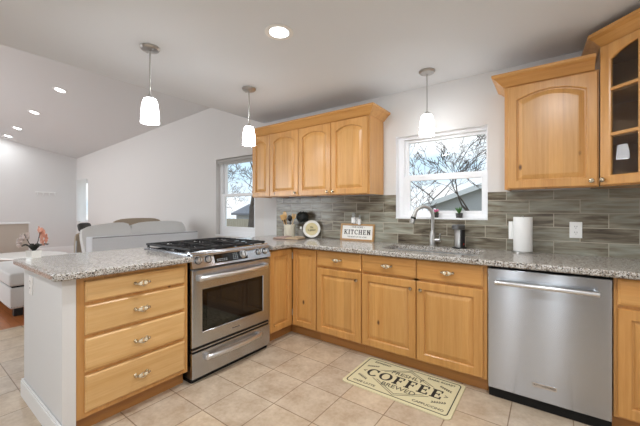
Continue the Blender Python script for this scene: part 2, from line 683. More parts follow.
def serif_word(mb, word, h, x0, y0, gap, wd=None, t=0.0008, z=0.0):
    """heavy slab-serif capitals laid flat in x-y, height h, left edge x0; returns the right edge"""
    st, th, se = h * 0.20, h * 0.10, h * 0.09
    x = x0

    def bx(a, b, c, d):
        mb.box(x + a, y0 + b, z, x + c, y0 + d, z + t)

    def stem(a):
        bx(a, 0, a + st, h)
        bx(a - se, 0, a + st + se, th)
        bx(a - se, h - th, a + st + se, h)

    def bar(p, q, w):
        p, q = Vector(p), Vector(q)
        d = (q - p).normalized()
        nn = Vector((-d.y, d.x)) * w / 2
        pts = [p + nn, p - nn, q - nn, q + nn]
        mb.prism([(x + a.x, y0 + a.y) for a in pts], z, z + t)

    def arc(cx, a0, a1, rx):
        n = 18
        for k in range(n):
            A, B = a0 + (a1 - a0) * k / n, a0 + (a1 - a0) * (k + 1) / n
            q = []
            for ang, f in ((A, 1), (B, 1), (B, 0), (A, 0)):
                wx = rx if f else rx - st
                wy = h / 2 if f else h / 2 - th
                q.append((x + cx + wx * math.cos(ang), y0 + h / 2 + wy * math.sin(ang)))
            mb.prism(q, z, z + t)
    for ch in word:
        if ch == 'I':
            stem(se); w = st + 2 * se
        elif ch == 'K':
            stem(se); bar((se + st, h * 0.42), (h * 0.72, h), th * 1.1); bar((se + st + h * 0.1, h * 0.52), (h * 0.78, 0), st * 0.9)
            bx(h * 0.56, h - th, h * 0.84, h); bx(h * 0.60, 0, h * 0.90, th); w = h * 0.88
        elif ch == 'T':
            stem(h * 0.27); bx(0, h - th * 1.2, h * 0.74, h); bx(0, h * 0.68, th, h); bx(h * 0.74 - th, h * 0.68, h * 0.74, h); w = h * 0.74
        elif ch == 'H' or ch == 'N':
            stem(se); stem(h * 0.58)
            if ch == 'H':
                bx(se, h * 0.45, h * 0.6, h * 0.45 + th)
            else:
                bar((se + st * 0.4, h * 0.95), (h * 0.58 + st * 0.6, h * 0.05), st * 0.9)
            w = h * 0.58 + st + se
        elif ch in 'EF':
            stem(se); bx(se, h - th, h * 0.66, h); bx(se, h * 0.46, h * 0.5, h * 0.46 + th); bx(h * 0.66 - th, h * 0.72, h * 0.66, h)
            bx(h * 0.46, h * 0.38, h * 0.46 + th * 0.8, h * 0.64)
            if ch == 'E':
                bx(se, 0, h * 0.68, th); bx(h * 0.68 - th, 0, h * 0.68, h * 0.28)
            w = h * 0.70
        elif ch == 'C':
            arc(h * 0.44, math.radians(38), math.radians(322), h * 0.44); bx(h * 0.66, h * 0.66, h * 0.66 + th, h * 0.98); w = h * 0.78
        elif ch == 'O':
            arc(h * 0.46, 0, 2 * PI, h * 0.46); w = h * 0.92
        x += w + gap
    return x - gap


def wall_panel(mb, plane, c0, c1, a0, a1, z0, z1, holes):
    """a wall slab with rectangular holes. plane 'y': a runs along x, slab y c0..c1; plane 'x': a runs along y"""
    As = sorted({a0, a1} | {h for ho in holes for h in ho[:2]})
    Zs = sorted({z0, z1} | {h for ho in holes for h in ho[2:]})
    for i in range(len(As) - 1):
        for j in range(len(Zs) - 1):
            ca, cz = (As[i] + As[i + 1]) / 2, (Zs[j] + Zs[j + 1]) / 2
            if any(h[0] < ca < h[1] and h[2] < cz < h[3] for h in holes):
                continue
            if plane == 'y':
                mb.box(As[i], c0, Zs[j], As[i + 1], c1, Zs[j + 1])
            else:
                mb.box(c0, As[i], Zs[j], c1, As[i + 1], Zs[j + 1])
    return mb


# ================================================================== the setting
XL, XR, YF, LIP, ZC = -8.07, 2.895, -5.55, -1.03, 2.37
SW = (0.814, 1.618, 1.155, 1.94)      # sink window opening
LW = (-2.064, -1.20, 0.85, 1.985)     # left window opening
CW = (-7.96, -7.26, 0.90, 1.97)       # curtained window in the far corner
struct(MB().box(-2.49, YF, -0.1, XR, 0, 0).obj('floor', 'floor_tile'))
struct(MB().box(XL, YF, -0.1, -2.49, 0, 0).obj('floor_living', 'strip_floor'))
mb = MB()
wall_panel(mb, 'y', 0, 0.16, LIP, XR + 0.15, -0.1, 2.6, [SW])
struct(mb.obj('wall_back', 'wall_paint'))
mb = MB()
wall_panel(mb, 'y', 0, 0.16, XL - 0.15, LIP, -0.1, 3.3, [LW, CW])
struct(mb.obj('wall_back_living', 'wall_living'))
struct(MB().box(XL - 0.15, YF - 0.2, -0.1, XL, 0, 4.4).obj('wall_left', 'wall_paint'))
struct(MB().box(XR, YF - 0.2, -0.1, XR + 0.15, 0, 2.6).obj('wall_right', 'wall_paint'))
PW = (-6.8, -3.6, 0.65, 2.35)
mb = MB()
wall_panel(mb, 'y', YF - 0.15, YF, XL, XR, -0.1, 4.4, [(1.36, 1.64, 0.02, 2.1), (2.06, 2.34, 0.02, 2.1), PW])
struct(mb.obj('wall_front', 'wall_grey'))
struct(MB().box(LIP, YF, ZC, XR, 0, ZC + 0.12).obj('ceiling', 'ceiling_paint'))
struct(MB().box(LIP, YF, ZC + 0.12, LIP + 0.12, 0, 4.4).obj('wall_header', 'wall_living'))
vz = lambda x, y: 2.571 + (x + 8.07) * 0.0389 - 0.2 * y
mb = MB()
cs = [(XL - 0.1, YF - 0.1), (LIP + 0.02, YF - 0.1), (LIP + 0.02, 0.05), (XL - 0.1, 0.05)]
mb.rings([[(x, y, vz(x, y)) for x, y in cs], [(x, y, vz(x, y) + 0.12) for x, y in cs]])
struct(mb.obj('ceiling_vault', 'vault_paint'))

# low wall that carries the peninsula
mb = MB()
mb.box(-0.78, -2.405, 0, -0.70, -0.001, 0.864)
mb.box(-0.70, -2.405, 0, -0.012, -2.345, 0.864)
struct(mb.obj('wall_peninsula', 'wall_paint'))
mb = MB()
for a in ((-0.795, -2.42, 0, -0.78, -0.002, 0.10), (-0.78, -2.42, 0, 0.0, -2.405, 0.10)):
    mb.box(*a)
    mb.box(a[0] + 0.003, a[1] + 0.003, 0.10, a[3] - 0.003, a[4] - 0.003, 0.112)
struct(mb.obj('baseboard_peninsula', 'white_trim'))
mb = MB()
mb.box(XL, YF, 0, XL + 0.016, -0.002, 0.27)
mb.box(XL, YF, 0.27, XL + 0.010, -0.002, 0.285)
struct(mb.obj('baseboard_left', 'white_trim'))
mb = MB()
mb.box(XL + 0.016, -0.016, 0, -0.80, 0, 0.12)
struct(mb.obj('baseboard_back', 'white_trim'))


def frame_rect(mb, x0, x1, z0, z1, w, y0, y1, bev=0.004):
    l, r, b, t_ = w
    mb.box(x0, y0, z0, x0 + l, y1, z1, bev)
    mb.box(x1 - r, y0, z0, x1, y1, z1, bev)
    mb.box(x0 + l, y0, z0, x1 - r, y1, z0 + b, bev)
    mb.box(x0 + l, y0, z1 - t_, x1 - r, y1, z1, bev)


# window over the sink
w = sempty('window_1')
mb = MB(); frame_rect(mb, SW[0], SW[1], SW[2], SW[3], (0.055, 0.02, 0.03, 0.03), 0.065, 0.155); mb.obj('window_frame', 'vinyl', w)
mb = MB(); frame_rect(mb, 0.865, 1.602, 1.535, 1.912, (0.037, 0.012, 0.032, 0.028), 0.105, 0.14); mb.obj('upper_sash', 'vinyl', w)
mb = MB(); frame_rect(mb, 0.865, 1.602, 1.178, 1.552, (0.062, 0.042, 0.040, 0.046), 0.072, 0.104); sa = mb.obj('lower_sash', 'vinyl', w)
MB().box(1.02, 0.062, 1.540, 1.07, 0.074, 1.550, 0.002).obj('sash_lock', 'vinyl', sa)
MB().box(0.90, 0.120, 1.565, 1.592, 0.124, 1.886).obj('upper_pane', 'clear_pane', w)
MB().box(0.925, 0.086, 1.216, 1.562, 0.090, 1.508).obj('lower_pane', 'clear_pane', w)
MB().box(SW[0] + 0.001, -0.012, SW[2] - 0.014, SW[1] - 0.001, 0.07, SW[2] + 0.001, 0.003).obj('window_sill', 'vinyl', w)
mb = MB()
mb.box(SW[0] - 0.001, 0.0, SW[2], SW[0] + 0.004, 0.07, SW[3])
mb.box(SW[1] - 0.004, 0.0, SW[2], SW[1] + 0.001, 0.07, SW[3])
mb.box(SW[0], 0.0, SW[3] - 0.004, SW[1], 0.07, SW[3] + 0.001)
mb.obj('window_reveal', 'vinyl', w)
# window behind the range
w = sempty('window_2')
mb = MB(); frame_rect(mb, LW[0], LW[1], LW[2], LW[3], (0.055, 0.055, 0.055, 0.045), 0.065, 0.155); mb.obj('window_frame', 'vinyl', w)
mb = MB(); frame_rect(mb, LW[0] + 0.05, LW[1] - 0.05, 1.425, LW[3] - 0.04, (0.062, 0.05, 0.03, 0.03), 0.105, 0.14); mb.obj('upper_sash', 'vinyl', w)
mb = MB(); frame_rect(mb, LW[0] + 0.05, LW[1] - 0.05, LW[2] + 0.05, 1.465, (0.07, 0.05, 0.075, 0.04), 0.072, 0.104); mb.obj('lower_sash', 'vinyl', w)
MB().box(LW[0] + 0.1, 0.120, 1.45, LW[1] - 0.09, 0.124, 1.92).obj('upper_pane', 'clear_pane', w)
MB().box(LW[0] + 0.11, 0.086, 0.97, LW[1] - 0.09, 0.090, 1.43).obj('lower_pane', 'clear_pane', w)
MB().box(LW[0], -0.012, LW[2] - 0.014, LW[1], 0.07, LW[2] + 0.002, 0.003).obj('window_sill', 'vinyl', w)
b = thing('roller_blind', 'grey roller blind rolled up along the top of the window behind the range', 'blind', (LW[0], 0.03, 1.985))
MB().lathe([(0.0, 0.01), (0.026, 0.01), (0.026, 0.85), (0.0, 0.85)], (0, 0, -0.028), 16, 'x').obj('blind_roll', 'blind_grey', b, True)
MB().box(0.012, -0.004, -0.075, 0.85, 0.002, -0.03, 0.001).obj('hem_bar', 'blind_grey', b)
# narrow window in the far corner
w = sempty('window_3')
mb = MB(); frame_rect(mb, CW[0], CW[1], CW[2], CW[3], (0.05, 0.05, 0.06, 0.05), 0.05, 0.14); mb.obj('window_frame', 'vinyl', w)
MB().box(CW[0] + 0.04, 0.09, CW[2] + 0.05, CW[1] - 0.04, 0.094, CW[3] - 0.04).obj('window_pane', 'clear_pane', w)
mb = MB()
pts = []
for k in range(60):
    u = k / 59
    pts.append((CW[0] - 0.02 + u * 0.68, -0.035 + 0.014 * math.sin(u * 46)))
mb.rings([[(x, y, z) for x, y in pts] for z in (0.93, 1.2, 1.6, 2.0)], False, False, closed=False)
cu = mb.obj('curtain', 'curtain', None, True)
tag(cu, 'thin white curtain over the narrow window in the far corner', 'curtain')
# unseen openings added behind the camera to hold the fill lamps
for nm, (a, b_, z0, z1) in (('added_window_4', (1.36, 1.64, 0.02, 2.1)), ('added_window_5', (2.06, 2.34, 0.02, 2.1)), ('added_window_6', PW)):
    w = sempty(nm)
    mb = MB(); frame_rect(mb, a, b_, z0, z1, (0.05, 0.05, 0.05, 0.05), YF - 0.12, YF - 0.02); mb.obj('window_frame', 'vinyl', w)

# tiled splash behind the counter
mb = MB()
wall_panel(mb, 'y', -0.009, 0.0, -0.79, XR, 0.902, 1.373, [(SW[0], SW[1], SW[2] - 0.014, 1.373)])
struct(mb.obj('backsplash', 'wall_tile'))


# ================================================================== joinery
def door_ring(x0, x1, z0, z1, l, r, b, t_, arch, y, n=14):
    """outline at depth y, inset by l r b t, with an arched top of the given rise"""
    a0, a1, c0, c1 = x0 + l, x1 - r, z0 + b, z1 - t_
    p = [(a0, y, c0), (a1, y, c0)]
    for k in range(n + 1):
        u = k / n
        x = a1 + (a0 - a1) * u
        z = c1 - arch + arch * (1 - (2 * u - 1) ** 2)
        p.append((x, y, z))
    return p


def make_door(parent, x0, x1, z0, z1, st, arch=0.0, knob=None, mat_f='wood_v', mat_p='wood_panel', rail=None):
    """stile-and-rail door; front at y=0, back at y=0.02"""
    rl = rail or st
    R = lambda i, y, a: door_ring(x0, x1, z0, z1, i, i, i, i, a, y)
    Q = lambda d, y: door_ring(x0, x1, z0, z1, st + d, st + d, rl + d, rl + d, arch, y)
    mb = MB()
    mb.rings([R(0, 0.02, 0), R(0, 0.005, 0), R(0.0045, 0, 0), Q(-0.004, 0.0), Q(0.0, 0.004), Q(0.001, 0.012), Q(0.001, 0.018)], True, False)
    d = mb.obj('door', mat_f, parent)
    mb = MB()
    mb.rings([Q(0.001, 0.0185), Q(0.001, 0.013), Q(0.008, 0.013), Q(0.013, 0.010), Q(0.034, 0.0035), Q(0.038, 0.003)], True, True)
    mb.obj('raised_panel', mat_p, d)
    if knob:
        make_knob(d, *knob)
    return d


def make_knob(parent, x, z):
    mb = MB()
    mb.lathe([(0.0, 0.003), (0.007, 0.001), (0.006, -0.010), (0.013, -0.016), (0.0155, -0.022), (0.012, -0.028), (0.0, -0.030)], (x, 0, z), 14, 'y')
    for k in range(6):
        a = k * PI / 3
        mb.ball((x + 0.010 * math.cos(a), -0.024, z + 0.010 * math.sin(a)), 0.0045, u=8, v=6)
    return mb.obj('knob', 'pull_metal', parent, True)


def make_pull(parent, x, z):
    """ornate bow pull: two rosettes, two fat beads and a dropped bow"""
    mb = MB()
    for s in (-1, 1):
        mb.lathe([(0.0, 0.001), (0.011, 0.0), (0.010, -0.004), (0.005, -0.008), (0.005, -0.020), (0.0, -0.022)], (x + s * 0.034, 0, z), 12, 'y')
        mb.ball((x + s * 0.038, -0.022, z), 0.010, 0.008, 0.0085, 10, 8)
    pts = [(x - 0.036 + 0.072 * k / 12, -0.022 - 0.008 * math.sin(PI * k / 12), z - 0.014 * math.sin(PI * k / 12)) for k in range(13)]
    mb.tube(pts, 0.0046, 8)
    pts = [(a, b_ - 0.002, 2 * z - c) for a, b_, c in pts]
    mb.tube(pts, 0.0036, 8)
    p = mb.obj('drawer_pull', 'pull_metal', parent, True)
    mb = MB()
    for s in (-1, 1):
        mb.ball((x + s * 0.015, -0.029, z), 0.0125, 0.008, 0.0125, 12, 8)
    mb.obj('pull_bead', 'pull_bead', p, True)
    return p


def make_drawer(parent, x0, x1, z0, z1, m='wood_h', bev=0.009, pull=True):
    mb = MB()
    R = lambda i, y: [(x0 + i, y, z0 + i), (x1 - i, y, z0 + i), (x1 - i, y, z1 - i), (x0 + i, y, z1 - i)]
    mb.rings([R(0, 0.02), R(0, 0.006), R(0.003, 0.004), R(bev, 0.0015), R(bev + 0.003, 0.0)])
    d = mb.obj('drawer_front', m, parent)
    if pull:
        make_pull(d, (x0 + x1) / 2, (z0 + z1) / 2)
    return d


def base_cabinet(name, label, x0, x1, loc, rot, doors, drawers, dmat='wood_h', depth=0.56, kick=True, ztop=0.862):
    """local frame: x along the face, y into the depth; the door faces lie at y=0"""
    c = thing(name, label, 'cabinet', loc, rot)
    mb = MB()
    mb.box(x0, 0.04, 0.10, x0 + 0.018, 0.04 + depth, ztop)
    mb.box(x1 - 0.018, 0.04, 0.10, x1, 0.04 + depth, ztop)
    mb.box(x0, 0.04, 0.10, x1, 0.04 + depth, 0.118)
    mb.box(x0, 0.03 + depth, 0.10, x1, 0.04 + depth, ztop)
    mb.obj('carcass', 'wood_in', c)
    mb = MB()
    mb.box(x0, 0.021, 0.095, x0 + 0.035, 0.04, ztop)
    mb.box(x1 - 0.035, 0.021, 0.095, x1, 0.04, ztop)
    mb.box(x0 + 0.035, 0.021, 0.095, x1 - 0.035, 0.04, 0.13)
    mb.box(x0 + 0.035, 0.021, ztop - 0.03, x1 - 0.035, 0.04, ztop)
    if drawers and doors:
        mb.box(x0 + 0.035, 0.021, 0.68, x1 - 0.035, 0.04, 0.73)
    if len(doors) == 2:
        xm = doors[0][1]
        mb.box(xm - 0.02, 0.021, 0.13, xm + 0.02, 0.04, ztop - 0.03)
    mb.obj('face_frame', 'wood_v', c)
    if kick:
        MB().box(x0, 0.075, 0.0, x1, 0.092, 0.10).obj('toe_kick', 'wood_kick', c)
    for (a, b_, z0, z1, kn) in doors:
        make_door(c, a, b_, z0, z1, 0.058, 0, kn)
    for (a, b_, z0, z1) in drawers:
        make_drawer(c, a, b_, z0, z1, dmat)
    return c


YB = -0.61
# drawer bank of the peninsula (faces +x): local x = world y + 2.34
pc = thing('drawer_cabinet', 'four-drawer wooden base cabinet in the peninsula left of the range', 'cabinet', (0.0, -2.342, 0), PI / 2)
WD = 0.640
mb = MB()
mb.box(0.0, 0.04, 0.10, 0.018, 0.66, 0.862); mb.box(WD - 0.018, 0.04, 0.10, WD, 0.66, 0.862)
mb.box(0.0, 0.04, 0.10, WD, 0.66, 0.118); mb.box(0.0, 0.65, 0.10, WD, 0.66, 0.862)
mb.obj('carcass', 'wood_in', pc)
mb = MB()
mb.box(0.0, 0.018, 0.095, 0.04, 0.04, 0.866); mb.box(WD - 0.035, 0.018, 0.095, WD, 0.04, 0.866)
for z0, z1 in ((0.095, 0.13), (0.318, 0.348), (0.518, 0.550), (0.70, 0.73), (0.832, 0.866)):
    mb.box(0.04, 0.02, z0, WD - 0.035, 0.04, z1)
mb.obj('face_frame', 'wood_v', pc)
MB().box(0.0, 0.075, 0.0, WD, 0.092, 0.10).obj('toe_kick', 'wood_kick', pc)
for z0, z1 in ((0.725, 0.838), (0.545, 0.705), (0.343, 0.524), (0.125, 0.323)):
    make_drawer(pc, 0.036, 0.613, z0, z1, 'hickory_h', 0.006)

# corner unit: an L of two leaves folding round the inside corner
cc = thing('corner_cabinet', 'L-shaped wooden corner base cabinet with two narrow leaves right of the range', 'cabinet', (0, YB, 0))
mb = MB()
mb.box(-0.65, 0.02, 0.10, 0.29, 0.60, 0.118)
mb.box(-0.65, 0.59, 0.10, 0.29, 0.60, 0.862)
mb.box(-0.65, -0.315, 0.10, -0.64, 0.59, 0.862)
mb.box(-0.64, -0.315, 0.10, -0.02, -0.297, 0.862)
mb.box(0.273, 0.04, 0.10, 0.291, 0.60, 0.862)
mb.obj('carcass', 'wood_in', cc)
mb = MB()
mb.box(-0.04, -0.315, 0.095, -0.021, -0.285, 0.862)
mb.box(-0.04, -0.285, 0.83, -0.021, 0.0, 0.862); mb.box(-0.04, -0.285, 0.095, -0.021, 0.0, 0.125)
mb.box(-0.021, 0.021, 0.83, 0.262, 0.04, 0.862); mb.box(-0.021, 0.021, 0.095, 0.262, 0.04, 0.125)
mb.box(0.262, 0.021, 0.095, 0.291, 0.04, 0.862)
mb.obj('face_frame', 'wood_v', cc)
mb = MB()
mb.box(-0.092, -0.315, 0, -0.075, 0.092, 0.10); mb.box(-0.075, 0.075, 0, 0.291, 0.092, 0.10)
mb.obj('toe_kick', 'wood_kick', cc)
make_door(cc, 0.003, 0.285, 0.108, 0.852, 0.052, 0, None)
d2 = make_door(cc, -0.300, 0.0, 0.108, 0.852, 0.055, 0, None)
d2.rotation_euler = (0, 0, PI / 2)
for z in (0.2, 0.75):
    mb = MB(); mb.lathe([(0.0, 0), (0.006, 0), (0.006, 0.06), (0, 0.06)], (0.004, -0.002, z), 8); mb.obj('hinge', 'nickel', cc)

base_cabinet('base_cabinet', 'wooden base cabinet with one drawer over one door between corner and sink cabinets', 0.292, 0.761, (0, YB, 0), 0,
             [(0.296, 0.757, 0.108, 0.694, (0.722, 0.635))], [(0.296, 0.757, 0.713, 0.855)])
base_cabinet('sink_cabinet', 'wide wooden sink base with two doors under two drawer fronts beside the dishwasher', 0.762, 1.697, (0, YB, 0), 0,
             [(0.766, 1.221, 0.108, 0.694, (1.186, 0.635)), (1.227, 1.675, 0.108, 0.694, (1.262, 0.635))],
             [(0.766, 1.221, 0.713, 0.855), (1.227, 1.675, 0.713, 0.855)])
base_cabinet('base_cabinet', 'wooden base cabinet right of the dishwasher, cut off by the picture edge', 2.316, 2.88, (0, YB, 0), 0,
             [(2.330, 2.860, 0.108, 0.694, (2.83, 0.635))], [(2.330, 2.860, 0.713, 0.855)])


# ---------------------------------------------------------------- wall cabinets
def crown_run(mb, pts, z0, h=0.082, proj=0.075):
    """sprung crown along a polyline of (x, y) corner points with outward directions already mitred"""
    prof = [(0.0, 0.0), (0.010, 0.004), (0.016, 0.012), (0.052, 0.050), (0.066, 0.058), (proj, 0.066), (proj, h), (0.0, h)]
    rs = []
    for (x, y, nx, ny) in pts:
        rs.append([(x + nx * a, y + ny * a, z0 + b_) for a, b_ in prof])
    mb.rings(rs, True, True)


def upper_cabinet(label, x0, x1, doors, z0=1.373, z1=2.112, y0=-0.325):
    c = thing('wall_cabinet', label, 'cabinet', (0, y0, 0), 0)
    mb = MB()
    mb.box(x0, 0.04, z0 + 0.004, x0 + 0.018, 0.323, z1); mb.box(x1 - 0.018, 0.04, z0 + 0.004, x1, 0.323, z1)
    mb.box(x0 + 0.018, 0.04, z0 + 0.012, x1 - 0.018, 0.315, z0 + 0.030); mb.box(x0 + 0.018, 0.04, z1 - 0.018, x1 - 0.018, 0.315, z1)
    mb.box(x0 + 0.018, 0.306, z0 + 0.012, x1 - 0.018, 0.323, z1)
    mb.obj('carcass', 'wood_v', c)
    mb = MB()
    mb.box(x0, 0.021, z0, x0 + 0.036, 0.04, z1); mb.box(x1 - 0.036, 0.021, z0, x1, 0.04, z1)
    mb.box(x0 + 0.036, 0.021, z0, x1 - 0.036, 0.04, z0 + 0.036); mb.box(x0 + 0.036, 0.021, z1 - 0.036, x1 - 0.036, 0.04, z1)
    mb.obj('face_frame', 'wood_v', c)
    for (a, b_, kn) in doors:
        make_door(c, a, b_, z0 + 0.006, z1 - 0.012, 0.056, 0.045, kn)
    return c


ZK = 1.412
upper_cabinet('narrow wooden wall cabinet at the far left end of the row over the utensil crock', -0.896, -0.602, [(-0.893, -0.604, None)])
upper_cabinet('single-door wooden wall cabinet second from the left, over the round plate', -0.600, -0.168, [(-0.597, -0.169, (-0.200, ZK))])
upper_cabinet('two-door wooden wall cabinet left of the sink window', -0.166, 0.683, [(-0.163, 0.257, (0.228, ZK)), (0.263, 0.672, (0.294, ZK))])
upper_cabinet('wooden wall cabinet with one wide knotty door right of the sink window', 1.768, 2.283, [(1.790, 2.276, (2.243, ZK))])
mb = MB()
crown_run(mb, [(-0.896, -0.002, -1, 0), (-0.896, -0.306, -1, -1), (0.683, -0.306, 1, -1), (0.683, -0.002, 1, 0)], 2.108)
tag(mb.obj('crown_moulding', 'wood_rail'), 'long wooden crown moulding along the top of the left row of wall cabinets', 'crown moulding')
mb = MB()
crown_run(mb, [(1.768, -0.002, -1, 0), (1.768, -0.306, -1, -1), (2.262, -0.306, 0, -1)], 2.108)
tag(mb.obj('crown_moulding', 'wood_rail'), 'short wooden crown moulding on the cabinet right of the sink window', 'crown moulding')

# diagonal corner wall cabinet with a glazed door
g = thing('corner_wall_cabinet', 'diagonal glass-door wooden wall cabinet in the right corner', 'cabinet', (2.287, -0.325, 0), -PI / 4)
GW = 0.431
H0, H1 = 1.373, 2.245
rt = lambda x, y: (x * 0.70711 - y * 0.70711, x * 0.70711 + y * 0.70711)      # world offset -> local
Pw = [(0.0, 0.02), (0.0, 0.323), (0.606, 0.323), (0.606, -0.305), (0.322, -0.305)]
pl = [rt(x, y) for x, y in Pw]
mb = MB()
mb.prism(pl, H0 + 0.006, H0 + 0.024)
mb.obj('cabinet_bottom', 'wood_in', g)
mb = MB()
mb.prism(pl, H1 - 0.02, H1)
mb.obj('cabinet_top', 'wood_in', g)
mb = MB()
def wallslab(mb, a, b_, th):
    a, b_ = Vector(a), Vector(b_)
    d = (b_ - a).normalized()
    nn = Vector((-d.y, d.x)) * th
    q = [rt(*p) for p in (a, b_, b_ + nn, a + nn)]
    mb.prism(q, H0 + 0.002, H1)
wallslab(mb, (0.0, 0.323), (0.0, 0.02), 0.016)
wallslab(mb, (0.606, 0.323), (0.0, 0.323), 0.012)
wallslab(mb, (0.606, -0.305), (0.606, 0.323), 0.012)
wallslab(mb, (0.322, -0.305), (0.606, -0.305), 0.016)
mb.obj('side_panel', 'wood_in', g)
mb = MB()
for z in (1.68, 1.955):
    mb.prism([rt(x, y) for x, y in ((0.03, 0.03), (0.03, 0.305), (0.59, 0.305), (0.59, -0.28), (0.33, -0.28))], z - 0.009, z + 0.009)
mb.obj('shelf', 'wood_in', g)
mb = MB()
mb.box(0.0, 0.021, H0, 0.035, 0.04, H1); mb.box(GW - 0.035, 0.021, H0, GW, 0.04, H1)
mb.box(0.035, 0.021, H0, GW - 0.035, 0.04, H0 + 0.036); mb.box(0.035, 0.021, H1 - 0.036, GW - 0.035, 0.04, H1)
mb.obj('face_frame', 'wood_v', g)
da, db, dz0, dz1, gs = 0.006, GW - 0.006, H0 + 0.006, H1 - 0.012, 0.056
R = lambda i, y, a: door_ring(da, db, dz0, dz1, i, i, i, i, a, y)
Q = lambda d, y: door_ring(da, db, dz0, dz1, gs + d, gs + d, gs + d, gs + d - 0.012, 0.05, y)
mb = MB()
mb.rings([R(0, 0.02, 0), R(0, 0.005, 0), R(0.0045, 0, 0), Q(-0.004, 0.0), Q(0.003, 0.005), Q(0.003, 0.02), R(0, 0.02, 0)], False, False)
gd = mb.obj('door', 'wood_v', g)
mb = MB()
xm = (da + db) / 2
mb.box(xm - 0.010, 0.003, dz0 + gs, xm + 0.010, 0.018, dz1 - gs + 0.01, 0.003)
for z in (1.683, 1.955):
    mb.box(da + gs, 0.003, z - 0.010, db - gs, 0.018, z + 0.010, 0.003)
mb.obj('muntin', 'wood_rail', gd)
mb = MB()
mb.rings([Q(-0.002, 0.0125), Q(-0.002, 0.0155)])
mb.obj('glass_pane', 'cabinet_pane', gd)
make_knob(gd, 0.034, ZK)
hinge = Vector((db, 0.02, 0))               # the glazed door stands ajar by a finger's breadth
gd.matrix_local = Matrix.Translation(hinge) @ Matrix.Rotation(0.030, 4, 'Z') @ Matrix.Translation(-hinge)
mb = MB()
k2 = math.tan(PI / 8)
p0, p1 = (0.0, 0.021), (GW, 0.021)
a0 = rt(0.0, 0.318)
nl = rt(-1, 0)
crown_run(mb, [(a0[0], a0[1], nl[0], nl[1]), (p0[0], p0[1], -k2, -1), (p1[0], p1[1], k2, -1), (rt(0.60, -0.305)[0], rt(0.60, -0.305)[1], rt(0, -1)[0], rt(0, -1)[1])], H1 - 0.008, 0.085, 0.075)
cm = mb.obj('crown_moulding', 'wood_rail')
cm.location = g.location
cm.rotation_euler = g.rotation_euler
tag(cm, 'wooden crown moulding on top of the glass-door corner cabinet', 'crown moulding')

# ---------------------------------------------------------------- worktops
ZT, ZB = 0.903, 0.866
def slab(mb, poly):
    n = len(poly)
    c = Vector((sum(p[0] for p in poly) / n, sum(p[1] for p in poly) / n))
    def off(d):
        out = []
        for i in range(n):
            a, b_, e = Vector(poly[i - 1]), Vector(poly[i]), Vector(poly[(i + 1) % n])
            d1, d2 = (b_ - a).normalized(), (e - b_).normalized()
            n1, n2 = Vector((-d1.y, d1.x)), Vector((-d2.y, d2.x))
            m_ = (n1 + n2)
            m_ = m_ / max(m_.dot(n1), 0.3)
            out.append(b_ + m_ * d)
        return out
    rs = []
    for d, z in ((0.006, ZB), (0.0, ZB + 0.007), (0.0, ZT - 0.009), (0.003, ZT - 0.003), (0.009, ZT)):
        rs.append([(p.x, p.y, z) for p in off(d)])
    mb.rings(rs)
# peninsula slab, rounded free corner, running on in a strip behind the range
poly = [(-0.83, -2.45)]
for k in range(7):
    a = -PI / 2 + k * PI / 12
    poly.append((-0.005 + 0.05 * math.cos(a), -2.40 + 0.05 * math.sin(a)))
poly += [(0.045, -1.696), (-0.690, -1.696), (-0.690, -0.930), (-0.83, -0.930)]
mb = MB(); slab(mb, poly)
tag(mb.obj('granite_countertop', 'granite'), 'speckled granite worktop of the peninsula left of the range', 'countertop')
poly = [(-0.83, -0.924), (-0.685, -0.924), (0.045, -0.924), (0.045, -0.655), (XR - 0.002, -0.655), (XR - 0.002, -0.010), (-0.83, -0.010)]
SX0, SX1, SY0, SY1 = 0.87, 1.615, -0.49, -0.135
mb = MB()
slab(mb, poly)
ct = mb.obj('granite_countertop', 'granite')
cb = MB().box(SX0, SY0, 0.8, SX1, SY1, 1.0, 0.03, 4).obj('cutter', 'granite')
bo = ct.modifiers.new('cut', 'BOOLEAN'); bo.object = cb; bo.operation = 'DIFFERENCE'; bo.solver = 'EXACT'
dg = bpy.context.evaluated_depsgraph_get()
me = bpy.data.meshes.new_from_object(ct.evaluated_get(dg))
ct.modifiers.clear()
ct.data = me
bpy.data.objects.remove(cb)
tag(ct, 'L-shaped speckled granite worktop along the back wall with the sink cut in', 'countertop')

# undermount sink
s = thing('kitchen_sink', 'stainless undermount sink set in the worktop below the window', 'sink', ((SX0 + SX1) / 2, (SY0 + SY1) / 2, ZB))
hw, hd = (SX1 - SX0) / 2, (SY1 - SY0) / 2
def rrect(hx, hy, r, z, n=6):
    p = []
    for cx, cy, a0 in ((hx - r, hy - r, 0), (-hx + r, hy - r, PI / 2), (-hx + r, -hy + r, PI), (hx - r, -hy + r, 3 * PI / 2)):
        for k in range(n + 1):
            a = a0 + PI / 2 * k / n
            p.append((cx + r * math.cos(a), cy + r * math.sin(a), z))
    return p
mb = MB()
mb.rings([rrect(hw + 0.012, hd + 0.012, 0.04, -0.002), rrect(hw - 0.004, hd - 0.004, 0.035, -0.001), rrect(hw - 0.010, hd - 0.010, 0.035, -0.15), rrect(hw - 0.04, hd - 0.04, 0.03, -0.18)], False, True)
mb.obj('basin', 'steel_bright', s, True)
MB().lathe([(0.0, -0.176), (0.042, -0.178), (0.045, -0.172), (0.03, -0.174), (0.0, -0.176)], (0, 0, 0), 20).obj('drain', 'chrome', s, True)

